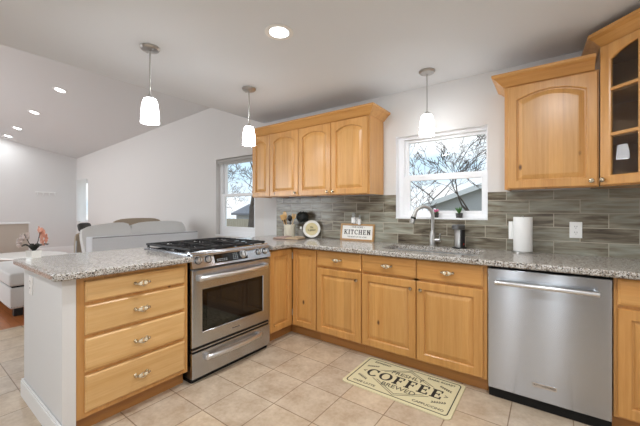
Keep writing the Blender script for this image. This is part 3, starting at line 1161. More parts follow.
# ---------------------------------------------------------------- slide-in gas range; local x = world y + 1.689, faces +x
r = thing('gas_range', 'stainless slide-in gas range with black grates between peninsula drawers and corner cabinet', 'stove', (0.02, -1.690, 0), PI / 2)
RW = 0.757
MB().box(0.006, 0.03, 0.03, RW - 0.006, 0.66, 0.895).obj('body', 'steel_dark', r)
mb = MB()
mb.box(0.0, -0.004, 0.895, RW, 0.70, 0.915, 0.004)
mb.obj('cooktop', 'steel', r)
MB().box(0.03, 0.055, 0.9145, RW - 0.03, 0.672, 0.9185).obj('burner_pan', 'black_gloss', r)
# tilted control panel
pf = [(-0.010, 0.815), (0.03, 0.815), (0.055, 0.9), (0.055, 0.924), (0.036, 0.928), (0.026, 0.922)]
mb = MB()
mb.prism([(a, b_) for a, b_ in pf], 0.0, RW, 'yz')
cp = mb.obj('control_panel', 'steel', r)
tl = math.atan2(0.036, 0.107)                    # lean of the panel face
PM = Matrix.Translation((0, -0.010, 0.815)) @ Matrix.Rotation(-tl, 4, 'X')
mb = MB(); mb.box(0.185, -0.004, 0.016, 0.50, 0.003, 0.092, 0.004, 2, PM); mb.obj('display', 'black_gloss', cp)
glow('panel_mark', srgb(170, 176, 180), 0.25)
mb = MB()
for i in range(5):
    for j in range(2):
        mb.box(0.205 + i * 0.020, -0.0046, 0.028 + j * 0.012, 0.215 + i * 0.020, -0.0038, 0.032 + j * 0.012, 0, 2, PM)
mb.obj('display_mark', 'panel_mark', cp)
mb = MB()
for i in range(3):
    for j in range(4):
        mb.box(0.355 + i * 0.018, -0.0046, 0.026 + j * 0.014, 0.361 + i * 0.018, -0.0038, 0.031 + j * 0.014, 0, 2, PM)
mb.obj('display_mark', 'panel_mark', cp)
def range_knob(x, z, rad):
    mb = MB()
    mb.lathe([(0, 0.001), (rad * 1.15, 0.001), (rad * 1.15, -0.005), (rad, -0.007), (rad * 0.9, -0.028), (rad * 0.8, -0.031), (0, -0.031)], (x, 0, z), 20, 'y')
    k = mb.obj('knob', 'steel_bright', cp, True)
    k.matrix_local = PM
    b2 = MB()
    b2.lathe([(0, -0.0005), (rad * 1.45, -0.0005), (rad * 1.4, -0.003), (0, -0.003)], (x, 0, z), 20, 'y')
    b2.box(x - 0.0022, -0.0335, z - rad * 0.8, x + 0.0022, -0.030, z + rad * 0.8)
    b2.obj('knob_ring', 'black_plastic', k, True)
for x in (0.052, 0.135, 0.625, 0.700):
    range_knob(x, 0.054, 0.019)
range_knob(0.455, 0.054, 0.027)
# oven door
mb = MB()
Rq = lambda i, y: [(i, y, 0.252 + i), (RW - i, y, 0.252 + i), (RW - i, y, 0.802 - i), (i, y, 0.802 - i)]
WN = lambda i, y: [(0.085 + i, y, 0.352 + i), (RW - 0.085 - i, y, 0.352 + i), (RW - 0.085 - i, y, 0.655 - i), (0.085 + i, y, 0.655 - i)]
mb.rings([Rq(0.003, 0.03), Rq(0.003, 0.004), Rq(0.007, 0.0), WN(-0.004, 0.0), WN(0, 0.003), WN(0, 0.012)], True, False)
od = mb.obj('oven_door', 'steel', r)
mb = MB(); mb.rings([WN(0.0, 0.012), WN(0.0, 0.005)]); mb.obj('oven_window_frame', 'black_gloss', od)
mb = MB(); mb.box(0.125, 0.0035, 0.385, RW - 0.125, 0.006, 0.625, 0.001)
mat('oven_glass', srgb(34, 32, 30), 0.05)
mb.obj('oven_window', 'oven_glass', od)
def bow_handle(mb, x0, x1, z, out, rad, flat):
    n = 20
    pts = [(x0 + (x1 - x0) * k / n, -0.012 - out * (math.sin(PI * k / n) ** 0.55), z) for k in range(n + 1)]
    mb.tube(pts, rad, 10)
    for s_ in (x0 + 0.012, x1 - 0.012):
        mb.box(s_ - 0.016, -0.03, z - rad * 1.2, s_ + 0.016, 0.002, z + rad * 1.2, 0.004)
mb = MB(); bow_handle(mb, 0.050, RW - 0.050, 0.742, 0.045, 0.0175, 1); mb.obj('door_handle', 'steel_bright', od, True)
mb = MB(); mb.box(0.335, -0.0015, 0.293, 0.425, 0.001, 0.309, 0.001); bd = mb.obj('badge', 'chrome', od)
fr = Matrix.Rotation(PI / 2, 4, 'X')
text('badge_lettering', 'KitchenAid', 0.017, Matrix.Translation((0.38, -0.0022, 0.3005)) @ fr, 'ink', bd, 0.0003)
# vent strip and warming drawer
mb = MB()
mb.box(0.008, 0.012, 0.218, RW - 0.008, 0.03, 0.250)
mb.obj('vent_strip', 'black_plastic', r)
mb = MB(); mb.box(0.004, 0.004, 0.229, RW - 0.004, 0.02, 0.238, 0.001); mb.obj('vent_bar', 'steel', r)
mb = MB(); mb.box(0.003, 0.0, 0.036, RW - 0.003, 0.03, 0.216, 0.004); sd = mb.obj('warming_drawer', 'steel', r)
mb = MB(); bow_handle(mb, 0.105, RW - 0.125, 0.168, 0.040, 0.016, 1); mb.obj('drawer_handle', 'steel_bright', sd, True)
MB().box(0.012, 0.03, 0.0, RW - 0.012, 0.6, 0.035).obj('kick_plate', 'black_matte', r)
# burners and cast grates
for bx_, by_, br_ in ((0.17, 0.20, 0.045), (0.17, 0.52, 0.034), (0.378, 0.36, 0.055), (0.587, 0.20, 0.034), (0.587, 0.52, 0.045)):
    bu = MB().lathe([(0, 0.917), (br_ * 1.15, 0.917), (br_ * 1.1, 0.928), (0, 0.929)], (bx_, by_, 0), 20).obj('burner', 'burner', r, True)
    MB().lathe([(0, 0.928), (br_ * 0.85, 0.928), (br_ * 0.85, 0.934), (br_ * 0.7, 0.937), (0, 0.938)], (bx_, by_, 0), 20).obj('burner_cap', 'cast_iron', bu, True)
for gx0, gx1 in ((0.016, 0.252), (0.258, 0.499), (0.505, 0.741)):
    mb = MB()
    y0, y1, zt_, bt = 0.052, 0.690, 0.950, 0.011
    for y in (y0, y1):
        mb.box(gx0, y - 0.007, 0.934, gx1, y + 0.007, zt_, 0.003)
    for x in (gx0 + 0.006, gx1 - 0.006):
        mb.box(x - 0.006, y0, 0.934, x + 0.006, y1, zt_, 0.003)
    for k in range(1, 8):
        y = y0 + (y1 - y0) * k / 8
        if k == 4:
            mb.box(gx0, y - 0.005, 0.937, gx1, y + 0.005, zt_, 0.002)
        else:
            wv = (gx1 - gx0) * 0.36
            mb.box(gx0, y - 0.005, 0.937, gx0 + wv, y + 0.005, zt_ + 0.002, 0.002)
            mb.box(gx1 - wv, y - 0.005, 0.937, gx1, y + 0.005, zt_ + 0.002, 0.002)
    xm = (gx0 + gx1) / 2
    mb.box(xm - 0.005, y0, 0.937, xm + 0.005, y0 + 0.10, zt_, 0.002); mb.box(xm - 0.005, y1 - 0.10, 0.937, xm + 0.005, y1, zt_, 0.002)
    mb.box(xm - 0.005, 0.32, 0.937, xm + 0.005, 0.43, zt_, 0.002)
    for x in (gx0 + 0.012, gx1 - 0.012):
        for y in (y0 + 0.01, y1 - 0.01, (y0 + y1) / 2):
            mb.box(x - 0.007, y - 0.007, 0.9175, x + 0.007, y + 0.007, 0.937)
    mb.obj('grate', 'cast_iron', r)

# ---------------------------------------------------------------- dishwasher
d = thing('dishwasher', 'stainless steel dishwasher with a bar handle right of the sink base', 'dishwasher', (1.702, YB, 0))
DWW = 0.609
MB().box(0.006, 0.03, 0.07, DWW - 0.006, 0.58, 0.858).obj('tub', 'black_matte', d)
mb = MB(); mb.box(0.003, -0.004, 0.070, DWW - 0.003, 0.028, 0.846, 0.004); dd = mb.obj('door', 'steel', d)
mb = MB()
mb.lathe([(0, 0.048), (0.013, 0.048), (0.0145, 0.052), (0.0145, DWW - 0.062), (0.013, DWW - 0.058), (0, DWW - 0.058)], (0, -0.047, 0.766), 16, 'x')
for x in (0.062, DWW - 0.072):
    mb.box(x - 0.010, -0.05, 0.757, x + 0.010, -0.003, 0.775, 0.003)
mb.obj('door_handle', 'steel_bright', dd, True)
mb = MB(); mb.box(0.245, -0.0065, 0.150, 0.366, -0.003, 0.179, 0.002); bd = mb.obj('badge', 'chrome', dd)
text('badge_lettering', 'KITCHENAID', 0.0185, Matrix.Translation((0.3055, -0.0072, 0.1645)) @ fr, 'ink', bd, 0.0003)
MB().box(0.004, 0.03, 0.0, DWW - 0.004, 0.05, 0.069).obj('kick_plate', 'black_matte', d)

# ---------------------------------------------------------------- faucet
f = thing('kitchen_faucet', 'brushed nickel gooseneck faucet behind the sink', 'faucet', (1.187, -0.065, ZT))
dx, dy = -0.80, -0.60
mb = MB(); mb.lathe([(0, 0), (0.034, 0), (0.034, 0.006), (0.027, 0.012), (0.025, 0.11), (0.018, 0.135), (0.0, 0.136)], n=20); mb.obj('faucet_body', 'nickel', f, True)
pts = [(0, 0, 0.11), (0, 0, 0.27)]
rad = 0.082
for k in range(1, 19):
    a = PI * 0.93 * k / 18
    pts.append((dx * rad * (1 - math.cos(a)), dy * rad * (1 - math.cos(a)), 0.27 + rad * math.sin(a)))
mb = MB(); mb.tube(pts, 0.0155, 12); mb.obj('spout', 'nickel', f, True)
e = Vector(pts[-1]); dv = (Vector(pts[-1]) - Vector(pts[-2])).normalized()
mb = MB(); mb.tube([e - dv * 0.005, e + dv * 0.02, e + dv * 0.06, e + dv * 0.085, e + dv * 0.088], [0.0165, 0.020, 0.022, 0.0235, 0.016], 14); sh = mb.obj('spray_head', 'nickel', f, True)
mb = MB(); mb.tube([e + dv * 0.030, e + dv * 0.048], [0.0235, 0.0235], 14); mb.obj('spray_button', 'black_plastic', sh, True)
mb = MB(); mb.lathe([(0, 0.0), (0.017, 0.0), (0.017, 0.052), (0.0, 0.055)], (0.012, 0, 0.055), 14, 'x'); mb.tube([(0.052, 0, 0.058), (0.062, -0.01, 0.082), (0.072, -0.03, 0.115)], [0.010, 0.008, 0.006], 10)
mb.obj('lever_handle', 'nickel', f, True)

# automatic soap dispenser
f = thing('soap_dispenser', 'silver and black sensor soap dispenser right of the faucet', 'soap dispenser', (1.415, -0.085, ZT), -0.5)
mb = MB(); mb.rings([rrect(0.042, 0.052, 0.02, 0.0), rrect(0.042, 0.052, 0.02, 0.010)]); mb.obj('base', 'black_plastic', f)
mb = MB(); mb.rings([rrect(0.036, 0.030, 0.018, 0.010), rrect(0.036, 0.030, 0.018, 0.185), rrect(0.030, 0.024, 0.016, 0.195)]); mb.obj('body', 'nickel', f, True)
mb = MB(); mb.rings([[(x, y - 0.012, z) for x, y, z in rrect(0.037, 0.048, 0.018, 0.160)], [(x, y - 0.012, z) for x, y, z in rrect(0.037, 0.048, 0.018, 0.192)], [(x, y - 0.012, z) for x, y, z in rrect(0.030, 0.040, 0.016, 0.2)]]); mb.obj('head', 'steel_dark', f, True)
mb = MB(); mb.rings([[(x + 0.034, y - 0.004, z) for x, y, z in rrect(0.012, 0.022, 0.008, 0.010)], [(x + 0.034, y - 0.004, z) for x, y, z in rrect(0.012, 0.022, 0.008, 0.158)]]); mb.obj('tank', 'black_plastic', f, True)
MB().box(0.0455, -0.010, 0.03, 0.0475, 0.002, 0.045).obj('indicator', 'red_led', f)

# ---------------------------------------------------------------- paper towels
f = thing('paper_towel_roll', 'white paper towel roll on an upright holder on the worktop by the outlet', 'paper towel', (1.868, -0.105, ZT))
MB().lathe([(0, 0), (0.072, 0), (0.072, 0.008), (0.066, 0.012), (0, 0.013)], n=28).obj('holder_base', 'nickel', f, True)
mb = MB(); mb.lathe([(0, 0.02), (0.006, 0.02), (0.006, 0.272), (0.010, 0.276), (0.0, 0.280)], n=12); mb.obj('holder_post', 'nickel', f, True)
mb = MB(); mb.lathe([(0.019, 0.014), (0.061, 0.014), (0.062, 0.016), (0.062, 0.268), (0.061, 0.270), (0.019, 0.270)], n=36, caps=False); mb.obj('towel_roll', 'paper', f, True)
mb = MB(); mb.rings([[(-0.058, 0.005, z), (-0.068, -0.006, z), (-0.080, -0.008, z), (-0.092, -0.003, z), (-0.092, -0.0015, z), (-0.080, -0.0065, z), (-0.067, -0.0045, z), (-0.056, 0.006, z)] for z in (0.10, 0.235)]); mb.obj('loose_sheet', 'paper', f, True)

# wall outlet
def outlet(label, loc, rot):
    o = thing('wall_outlet', label, 'outlet', loc, rot)
    MB().box(-0.036, -0.006, -0.058, 0.036, 0.0, 0.058, 0.003).obj('cover_plate', 'white_plastic', o)
    for z in (-0.021, 0.021):
        mb = MB(); mb.lathe([(0, -0.005), (0.0165, -0.005), (0.0165, -0.0078), (0, -0.008)], (0, 0, z), 20, 'y'); s_ = mb.obj('socket', 'white_plastic', o, True)
        mb = MB()
        for x in (-0.006, 0.006):
            mb.box(x - 0.0012, -0.0084, z - 0.001, x + 0.0012, -0.0078, z + 0.009)
        mb.ball((0, -0.0078, z - 0.008), 0.0025, 0.0008, 0.0025, 8, 6)
        mb.obj('slot', 'ink', s_)
outlet('white double wall outlet on the tiles right of the paper towels', (2.185, -0.009, 1.082), 0)
outlet('white wall outlet on the end of the peninsula wall under the worktop', (-0.600, -2.405, 0.755), 0)

# ---------------------------------------------------------------- window plants
p = thing('potted_plant', 'tiny pink-flowered plant in a dark pot on the sill behind the faucet', 'plant', (1.19, 0.03, SW[2] + 0.001))
MB().lathe([(0, 0), (0.020, 0), (0.026, 0.042), (0.022, 0.042), (0.020, 0.036), (0, 0.036)], n=16).obj('pot', 'charcoal_fabric', p, True)
mb = MB()
for k in range(7):
    a = k * 0.9
    mb.ball((0.014 * math.cos(a), 0.014 * math.sin(a), 0.062 + 0.008 * math.sin(k * 2.1)), 0.010, 0.010, 0.007, 8, 6)
mb.obj('blossom', 'petal_magenta', p, True)
mb = MB()
for k in range(6):
    a = k * 1.05
    mb.tube([(0, 0, 0.034), (0.015 * math.cos(a), 0.015 * math.sin(a), 0.050), (0.026 * math.cos(a), 0.026 * math.sin(a), 0.053)], [0.003, 0.005, 0.001], 6)
mb.obj('leaves', 'green_leaf', p, True)
p = thing('potted_plant', 'tiny spiky green plant in a dark pot on the sill above the soap dispenser', 'plant', (1.388, 0.03, SW[2] + 0.001))
MB().lathe([(0, 0), (0.026, 0), (0.030, 0.042), (0.025, 0.042), (0.024, 0.036), (0, 0.036)], n=16).obj('pot', 'charcoal_fabric', p, True)
mb = MB()
for k in range(13):
    a = k * 2.4
    l_ = 0.022 + 0.016 * ((k * 7) % 5) / 5
    mb.tube([(0, 0, 0.034), (l_ * 0.5 * math.cos(a), l_ * 0.5 * math.sin(a), 0.065), (l_ * math.cos(a), l_ * math.sin(a), 0.125 - l_ * 1.1)], [0.004, 0.006, 0.0008], 6)
mb.obj('leaves', 'green_leaf', p, True)

# ---------------------------------------------------------------- KITCHEN sign
f = thing('kitchen_sign', 'wood-framed white sign reading KITCHEN leaning on the tiles', 'sign', (0.395, -0.052, ZT), 0.0)
tm = Matrix.Rotation(math.radians(-8), 4, 'X')
SWD, SHT = 0.40, 0.178
mb = MB()
for a in ((-SWD / 2, 0, 0, SWD / 2, 0.022, 0.018), (-SWD / 2, 0, SHT - 0.018, SWD / 2, 0.022, SHT), (-SWD / 2, 0, 0.018, -SWD / 2 + 0.018, 0.022, SHT - 0.018), (SWD / 2 - 0.018, 0, 0.018, SWD / 2, 0.022, SHT - 0.018)):
    mb.box(*a, 0.002, 1, tm)
mb.obj('sign_frame', 'wood_sign', f)
mb = MB(); mb.box(-SWD / 2 + 0.016, 0.010, 0.016, SWD / 2 - 0.016, 0.018, SHT - 0.016, 0, 1, tm); bd = mb.obj('sign_board', 'ceramic_white', f)
mb = MB()
xe = serif_word(MB(), 'KITCHEN', 0.050, 0, 0, 0.009)
mb = MB(); serif_word(mb, 'KITCHEN', 0.050, -xe / 2, 0, 0.009)
lo = mb.obj('sign_lettering', 'ink', bd)
lo.data.transform(tm @ Matrix.Translation((0, 0.0098, 0.066)) @ fr)
text('sign_small_lettering', '~ OUR HOME ~', 0.026, tm @ Matrix.Translation((0, 0.0095, 0.141)) @ fr, 'ink', bd, 0.0004)
text('sign_small_lettering', 'THE HEART OF THE HOME', 0.019, tm @ Matrix.Translation((0, 0.0095, 0.040)) @ fr, 'ink', bd, 0.0004)

# outlet behind the sign with two plug-in scent bottles
outlet('white wall outlet on the tiles mostly hidden behind the KITCHEN sign', (0.375, -0.009, 1.088), 0)
def plug_in(label, x, z, h, w_):
    o = thing('scent_plug', label, 'plug-in air freshener', (x, -0.0175, z))
    MB().box(-w_ / 2, -0.034, 0.0, w_ / 2, 0.0, h * 0.55, 0.006, 3).obj('plug_housing', 'white_plastic', o, True)
    MB().lathe([(0, h * 0.55), (w_ * 0.40, h * 0.55), (w_ * 0.42, h * 0.62), (w_ * 0.42, h * 0.92), (w_ * 0.2, h), (0, h)], (0, -0.017, 0), 16).obj('scent_bottle', 'clear_bottle', o, True)
plug_in('larger white plug-in air freshener above the top edge of the KITCHEN sign', 0.358, 1.085, 0.115, 0.044)
plug_in('smaller plug-in air freshener right of the larger one above the KITCHEN sign', 0.428, 1.070, 0.105, 0.026)

# ---------------------------------------------------------------- crock with utensils
cx, cy = -0.455, -0.135
f = thing('utensil_crock', 'cream ceramic crock holding wooden utensils on the worktop left end', 'crock', (cx, cy, ZT))
MB().lathe([(0, 0), (0.064, 0), (0.068, 0.006), (0.068, 0.135), (0.071, 0.142), (0.070, 0.150), (0.064, 0.150), (0.060, 0.140), (0.058, 0.010), (0, 0.010)], n=28).obj('crock_wall', 'ceramic_cream', f, True)
def utensil(name, label, ax, ay, tilt, L, m, kind, seedang):
    o = thing(name, label, 'utensil', (cx + ax, cy + ay, ZT + 0.012))
    o.rotation_euler = (tilt[1], tilt[0], seedang)
    mb = MB(); mb.tube([(0, 0, 0.004), (0, 0, L * 0.5), (0, 0, L * 0.78)], [0.006, 0.006, 0.005], 8); mb.obj('handle', m, o, True)
    mb = MB()
    if kind == 'spoon':
        mb.ball((0, 0, L * 0.88), 0.030, 0.009, 0.046, 12, 10)
    elif kind == 'ladle':
        mb.ball((0, -0.012, L * 0.88), 0.034, 0.022, 0.036, 14, 10)
    elif kind == 'spatula':
        mb.prism([(-0.022, L * 0.76), (0.022, L * 0.76), (0.030, L * 0.98), (0.020, L), (-0.020, L), (-0.030, L * 0.98)], -0.003, 0.003, 'xz')
    elif kind == 'fork':
        mb.prism([(-0.012, L * 0.76), (0.012, L * 0.76), (0.026, L * 0.86), (0.024, L), (0.012, L), (0.012, L * 0.88), (0.005, L * 0.88), (0.005, L), (-0.005, L), (-0.005, L * 0.88), (-0.012, L * 0.88), (-0.012, L), (-0.024, L), (-0.026, L * 0.86)], -0.003, 0.003, 'xz')
    mb.obj('utensil_head', m, o, True)
    return o
utensil('wooden_spoon', 'wide pale wooden spoon standing tall in the crock', -0.016, 0.0, (-0.20, 0.02), 0.285, 'wood_tool', 'spoon', 0.1)
utensil('wooden_spatula', 'flat wooden spatula leaning left in the crock', -0.014, -0.020, (-0.26, 0.04), 0.262, 'wood_tool', 'spatula', 0.4)
utensil('black_ladle', 'round black ladle standing in the crock', 0.012, -0.012, (0.10, 0.06), 0.245, 'black_plastic', 'ladle', 0.0)
utensil('wooden_fork', 'slotted wooden fork leaning right in the crock', 0.016, 0.006, (0.15, 0.0), 0.268, 'wood_tool', 'fork', 0.3)
utensil('wooden_stirrer', 'thin dark handled tool leaning far left in the crock', -0.030, 0.014, (-0.24, -0.10), 0.235, 'stem_brown', 'spoon', 0.9)

# dark topiary in a small pot
f = thing('potted_topiary', 'dark leafy ball plant in a grey-green pot beside the crock', 'plant', (-0.305, -0.078, ZT))
f.scale = (1.12, 1.12, 1.1)
MB().lathe([(0, 0), (0.038, 0), (0.046, 0.078), (0.040, 0.078), (0.038, 0.070), (0, 0.070)], n=20).obj('pot', 'ceramic_grey', f, True)
mb = MB(); mb.tube([(0, 0, 0.066), (0.004, 0, 0.15)], 0.006, 8); mb.obj('stem', 'stem_brown', f)
mb = MB()
rnd = random.Random(3)
for k in range(260):
    z = rnd.uniform(-1, 1); a = rnd.uniform(0, 2 * PI); q = math.sqrt(1 - z * z)
    nrm = Vector((q * math.cos(a), q * math.sin(a), z))
    cpt = Vector((0.0, 0, 0.215)) + Vector((nrm.x * 0.072, nrm.y * 0.055, nrm.z * 0.062)) * rnd.uniform(0.75, 1.0)
    t1 = nrm.orthogonal().normalized(); t1.rotate(Matrix.Rotation(rnd.uniform(0, 6.28), 3, nrm)); t2 = nrm.cross(t1)
    l_, w_ = 0.022, 0.010
    A = [cpt - t1 * l_ * .5, cpt + t2 * w_ * .5 + nrm * .004, cpt + t1 * l_ * .5 + nrm * .006, cpt - t2 * w_ * .5 + nrm * .004]
    vs = [mb.bm.verts.new(x) for x in A] + [mb.bm.verts.new(cpt - nrm * 0.004)]
    for i in range(4):
        mb.bm.faces.new((vs[i], vs[(i + 1) % 4], vs[4]))
    mb.bm.faces.new(vs[:4])
mb.ball((0, 0, 0.215), 0.058, 0.044, 0.050)
mb.obj('foliage', 'dark_leaf', f)
mb = MB(); mb.box(0.004, -0.050, 0.092, 0.030, -0.046, 0.118, 0.003); mb.tube([(0.017, -0.047, 0.1), (0.010, -0.03, 0.07)], 0.002, 6); mb.obj('plant_tag', 'ceramic_white', f)

# round plate leaning on the tiles
f = thing('decorative_plate', 'round white-rimmed cream plate standing on an easel against the tiles', 'plate', (-0.165, -0.085, ZT + 0.006), 0.55)
pm = Matrix.Translation((0, 0, 0.098)) @ Matrix.Rotation(math.radians(-10), 4, 'X')
mb = MB(); mb.lathe([(0, 0.010), (0.060, 0.010), (0.098, -0.008), (0.100, -0.005), (0.070, 0.014), (0, 0.016)], (0, 0, 0), 40, 'y', pm); pr = mb.obj('plate_rim', 'ceramic_white', f, True)
mb = MB(); mb.lathe([(0, 0.0075), (0.070, 0.0005), (0.072, 0.0030), (0, 0.0098)], (0, 0, 0), 40, 'y', pm); mb.obj('plate_centre', 'plate_cream', f, True)
text('plate_lettering', 'life\nis good', 0.030, pm @ Matrix.Translation((0, 0.000, 0.006)) @ fr, 'ink_soft', f, 0.0015)
mb = MB()
for x in (-0.05, 0.05):
    mb.tube([(x, -0.022, -0.004), (x, -0.020, 0.006), (x, 0.0, 0.004), (x * 0.5, 0.03, 0.12)], 0.0028, 6)
    mb.tube([(x, 0.0, 0.003), (x * 0.5, 0.042, -0.003)], 0.0028, 6)
mb.obj('easel', 'black_plastic', f)

# open cookbook lying flat
f = thing('open_cookbook', 'open cookbook lying flat on the worktop in front of the crock', 'book', (-0.315, -0.300, ZT), 0.16)
MB().box(-0.165, -0.085, 0.0, 0.165, 0.085, 0.004, 0.001).obj('book_cover', 'cover_brown', f)
for sgn, mm_ in ((-1, 'page_rose'), (1, 'page_tan')):
    mb = MB()
    pf = [(0.0, 0.008), (0.02, 0.022), (0.06, 0.027), (0.12, 0.024), (0.158, 0.018), (0.158, 0.004), (0.0, 0.004)]
    mb.prism([(sgn * a, b_) for a, b_ in pf], -0.080, 0.080, 'xz')
    mb.obj('page_block', mm_, f)

# bottles on the tiles behind the sign

# ---------------------------------------------------------------- orchid on the peninsula
f = thing('potted_orchid', 'pink and pale artificial orchid in a white square pot on the peninsula end', 'plant', (-0.787, -2.355, ZT), 0.3)
f.scale = (0.70, 0.70, 0.86)
mb = MB(); mb.rings([rrect(0.042, 0.042, 0.006, 0.0), rrect(0.046, 0.046, 0.006, 0.060), rrect(0.040, 0.040, 0.006, 0.060), rrect(0.040, 0.040, 0.006, 0.05)]); mb.obj('pot', 'ceramic_white', f)
mb = MB()
for k in range(10):
    a = k * 0.66 + 0.2
    l_ = 0.085 + 0.02 * (k % 3)
    rs = []
    for q, (u_, z_, w_) in enumerate(((0.0, 0.05, 0.010), (0.3, 0.088, 0.016), (0.65, 0.108, 0.015), (1.0, 0.10, 0.002))):
        cxp, cyp = l_ * u_ * math.cos(a), l_ * u_ * math.sin(a)
        px_, py_ = -math.sin(a) * w_, math.cos(a) * w_
        rs.append([(cxp + px_, cyp + py_, z_), (cxp, cyp, z_ - 0.004), (cxp - px_, cyp - py_, z_), (cxp, cyp, z_ + 0.001)])
    mb.rings(rs)
mb.obj('leaves', 'orchid_leaf', f)
def spray(side_pts, n, m, seed, sc):
    rnd = random.Random(seed)
    mb = MB()
    for k in range(n):
        u = k / (n - 1)
        a, b_, c = (Vector(q) for q in side_pts)
        ctr = a.lerp(b_, u).lerp(b_.lerp(c, u), u) + Vector((rnd.uniform(-.016, .016), rnd.uniform(-.016, .016), rnd.uniform(-.014, .014)))
        for j in range(5):
            an = j * 2 * PI / 5 + rnd.random()
            M = Matrix.Rotation(rnd.uniform(-0.5, 0.5), 3, 'X') @ Matrix.Rotation(an, 3, 'Y')
            mb.ball(ctr + M @ Vector((0.013 * sc, 0, 0)), 0.014 * sc, 0.004, 0.010 * sc, 8, 6, M)
    return mb.obj('blossom_spray', m, f, True)
R_ = Vector((0.56, 0.83, 0))          # towards the right of the photo, in local axes
def lp(a, z):
    return (R_.x * a, R_.y * a, z)
mb = MB(); mb.tube([lp(0, 0.05), lp(0.03, 0.13), lp(0.045, 0.20)], 0.003, 6); mb.tube([lp(0, 0.05), lp(-0.04, 0.13), lp(-0.07, 0.19)], 0.003, 6); mb.obj('flower_stem', 'orchid_leaf', f)
spray([lp(0.055, 0.215), lp(0.075, 0.19), lp(0.075, 0.125)], 11, 'petal_pink', 4, 1.15)
spray([lp(-0.04, 0.19), lp(-0.085, 0.165), lp(-0.10, 0.10)], 12, 'petal_grey', 9, 1.1)

# ---------------------------------------------------------------- pendants and recessed lights
def pendant(label, x, y):
    o = thing('pendant_lamp', label, 'pendant lamp', (x, y, ZC), 0, 'pendant lamps over the counters')
    mb = MB(); mb.lathe([(0, -0.0005), (0.064, -0.0005), (0.064, -0.010), (0.056, -0.020), (0.03, -0.026), (0, -0.027)], n=28); c = mb.obj('canopy', 'nickel', o, True)
    mb = MB()
    for s_ in (-1, 1):
        mb.lathe([(0, -0.020), (0.006, -0.020), (0.005, -0.028), (0, -0.029)], (s_ * 0.042, 0, 0), 10)
    mb.obj('screw', 'chrome', c, True)
    MB().lathe([(0, -0.026), (0.0055, -0.026), (0.0055, -0.340), (0, -0.340)], n=10).obj('stem_rod', 'nickel', o, True)
    MB().lathe([(0, -0.335), (0.012, -0.335), (0.014, -0.345), (0.030, -0.352), (0.032, -0.362), (0, -0.362)], n=20).obj('socket_cap', 'nickel', o, True)
    mb = MB(); mb.lathe([(0.028, -0.3585), (0.038, -0.364), (0.047, -0.385), (0.053, -0.42), (0.0575, -0.47), (0.060, -0.532), (0.0565, -0.532), (0.050, -0.42), (0.035, -0.368), (0.026, -0.3625)], n=32, caps=False); mb.obj('lamp_shade', 'opal_glass', o, True)
    return o
pendant('pendant lamp with opal glass shade hanging over the drawer end of the peninsula', -0.24, -1.85)
pendant('pendant lamp with opal glass shade hanging over the range beside the wall cabinets', -0.257, -0.933)
pendant('pendant lamp with opal glass shade hanging in front of the sink window', 1.216, -0.323)

def downlight(label, x, y, z, nrm, watts, group=None):
    o = thing('recessed_downlight', label, 'ceiling light', (x, y, z), 0, group)
    o.rotation_mode = 'QUATERNION'
    o.rotation_quaternion = Vector((0, 0, -1)).rotation_difference(Vector(nrm))
    MB().lathe([(0.062, -0.001), (0.090, -0.0005), (0.092, -0.004), (0.072, -0.008), (0.062, -0.004)], n=32, caps=False).obj('trim_ring', 'white_plastic', o, True)
    MB().lathe([(0, -0.001), (0.066, -0.001), (0.066, -0.004), (0, -0.005)], n=28).obj('lens', 'led_disc', o, True)
    d_ = bpy.data.lights.new('ceiling_disc_lamp', 'AREA')
    d_.shape = 'DISK'; d_.size = 0.12; d_.energy = watts; d_.color = (0.94, 0.975, 1.0)
    l_ = bpy.data.objects.new('ceiling_disc_lamp', d_)
    COL.objects.link(l_)
    l_.location = Vector((x, y, z)) + Vector(nrm) * 0.012
    l_.rotation_mode = 'QUATERNION'
    l_.rotation_quaternion = Vector((0, 0, -1)).rotation_difference(Vector(nrm))
    return o
DN = (0, 0, -1)
downlight('round recessed light in the flat kitchen ceiling', 0.628, -1.457, ZC, DN, DOWN_W)
VN = Vector((0.0389, -0.2, -1)).normalized()
lab = ['recessed light in the sloping ceiling, nearest and largest of the row', 'recessed light in the sloping ceiling, second in the row from the kitchen',
       'recessed light in the sloping ceiling, third in the row from the kitchen', 'recessed light in the sloping ceiling, farthest of the row by the left wall']
for lb, (x, y) in zip(lab, ((-3.888, -1.42), (-5.372, -1.402), (-6.783, -1.373), (-7.677, -1.367))):
    downlight(lb, x, y, vz(x, y), VN, VAULT_W, 'recessed lights in the sloping ceiling')
# unseen ceiling lamps added out of frame for fill and dishwasher streaks
for x, y in ((0.3, -3.6), (1.58, -4.2), (2.1, -1.9)):
    d_ = bpy.data.lights.new('ceiling_disc_lamp', 'AREA')
    d_.shape = 'DISK'; d_.size = 0.12; d_.energy = DOWN_W; d_.color = (0.94, 0.975, 1.0)
    l_ = bpy.data.objects.new('ceiling_disc_lamp', d_)
    COL.objects.link(l_)
    l_.location = (x, y, ZC - 0.01)

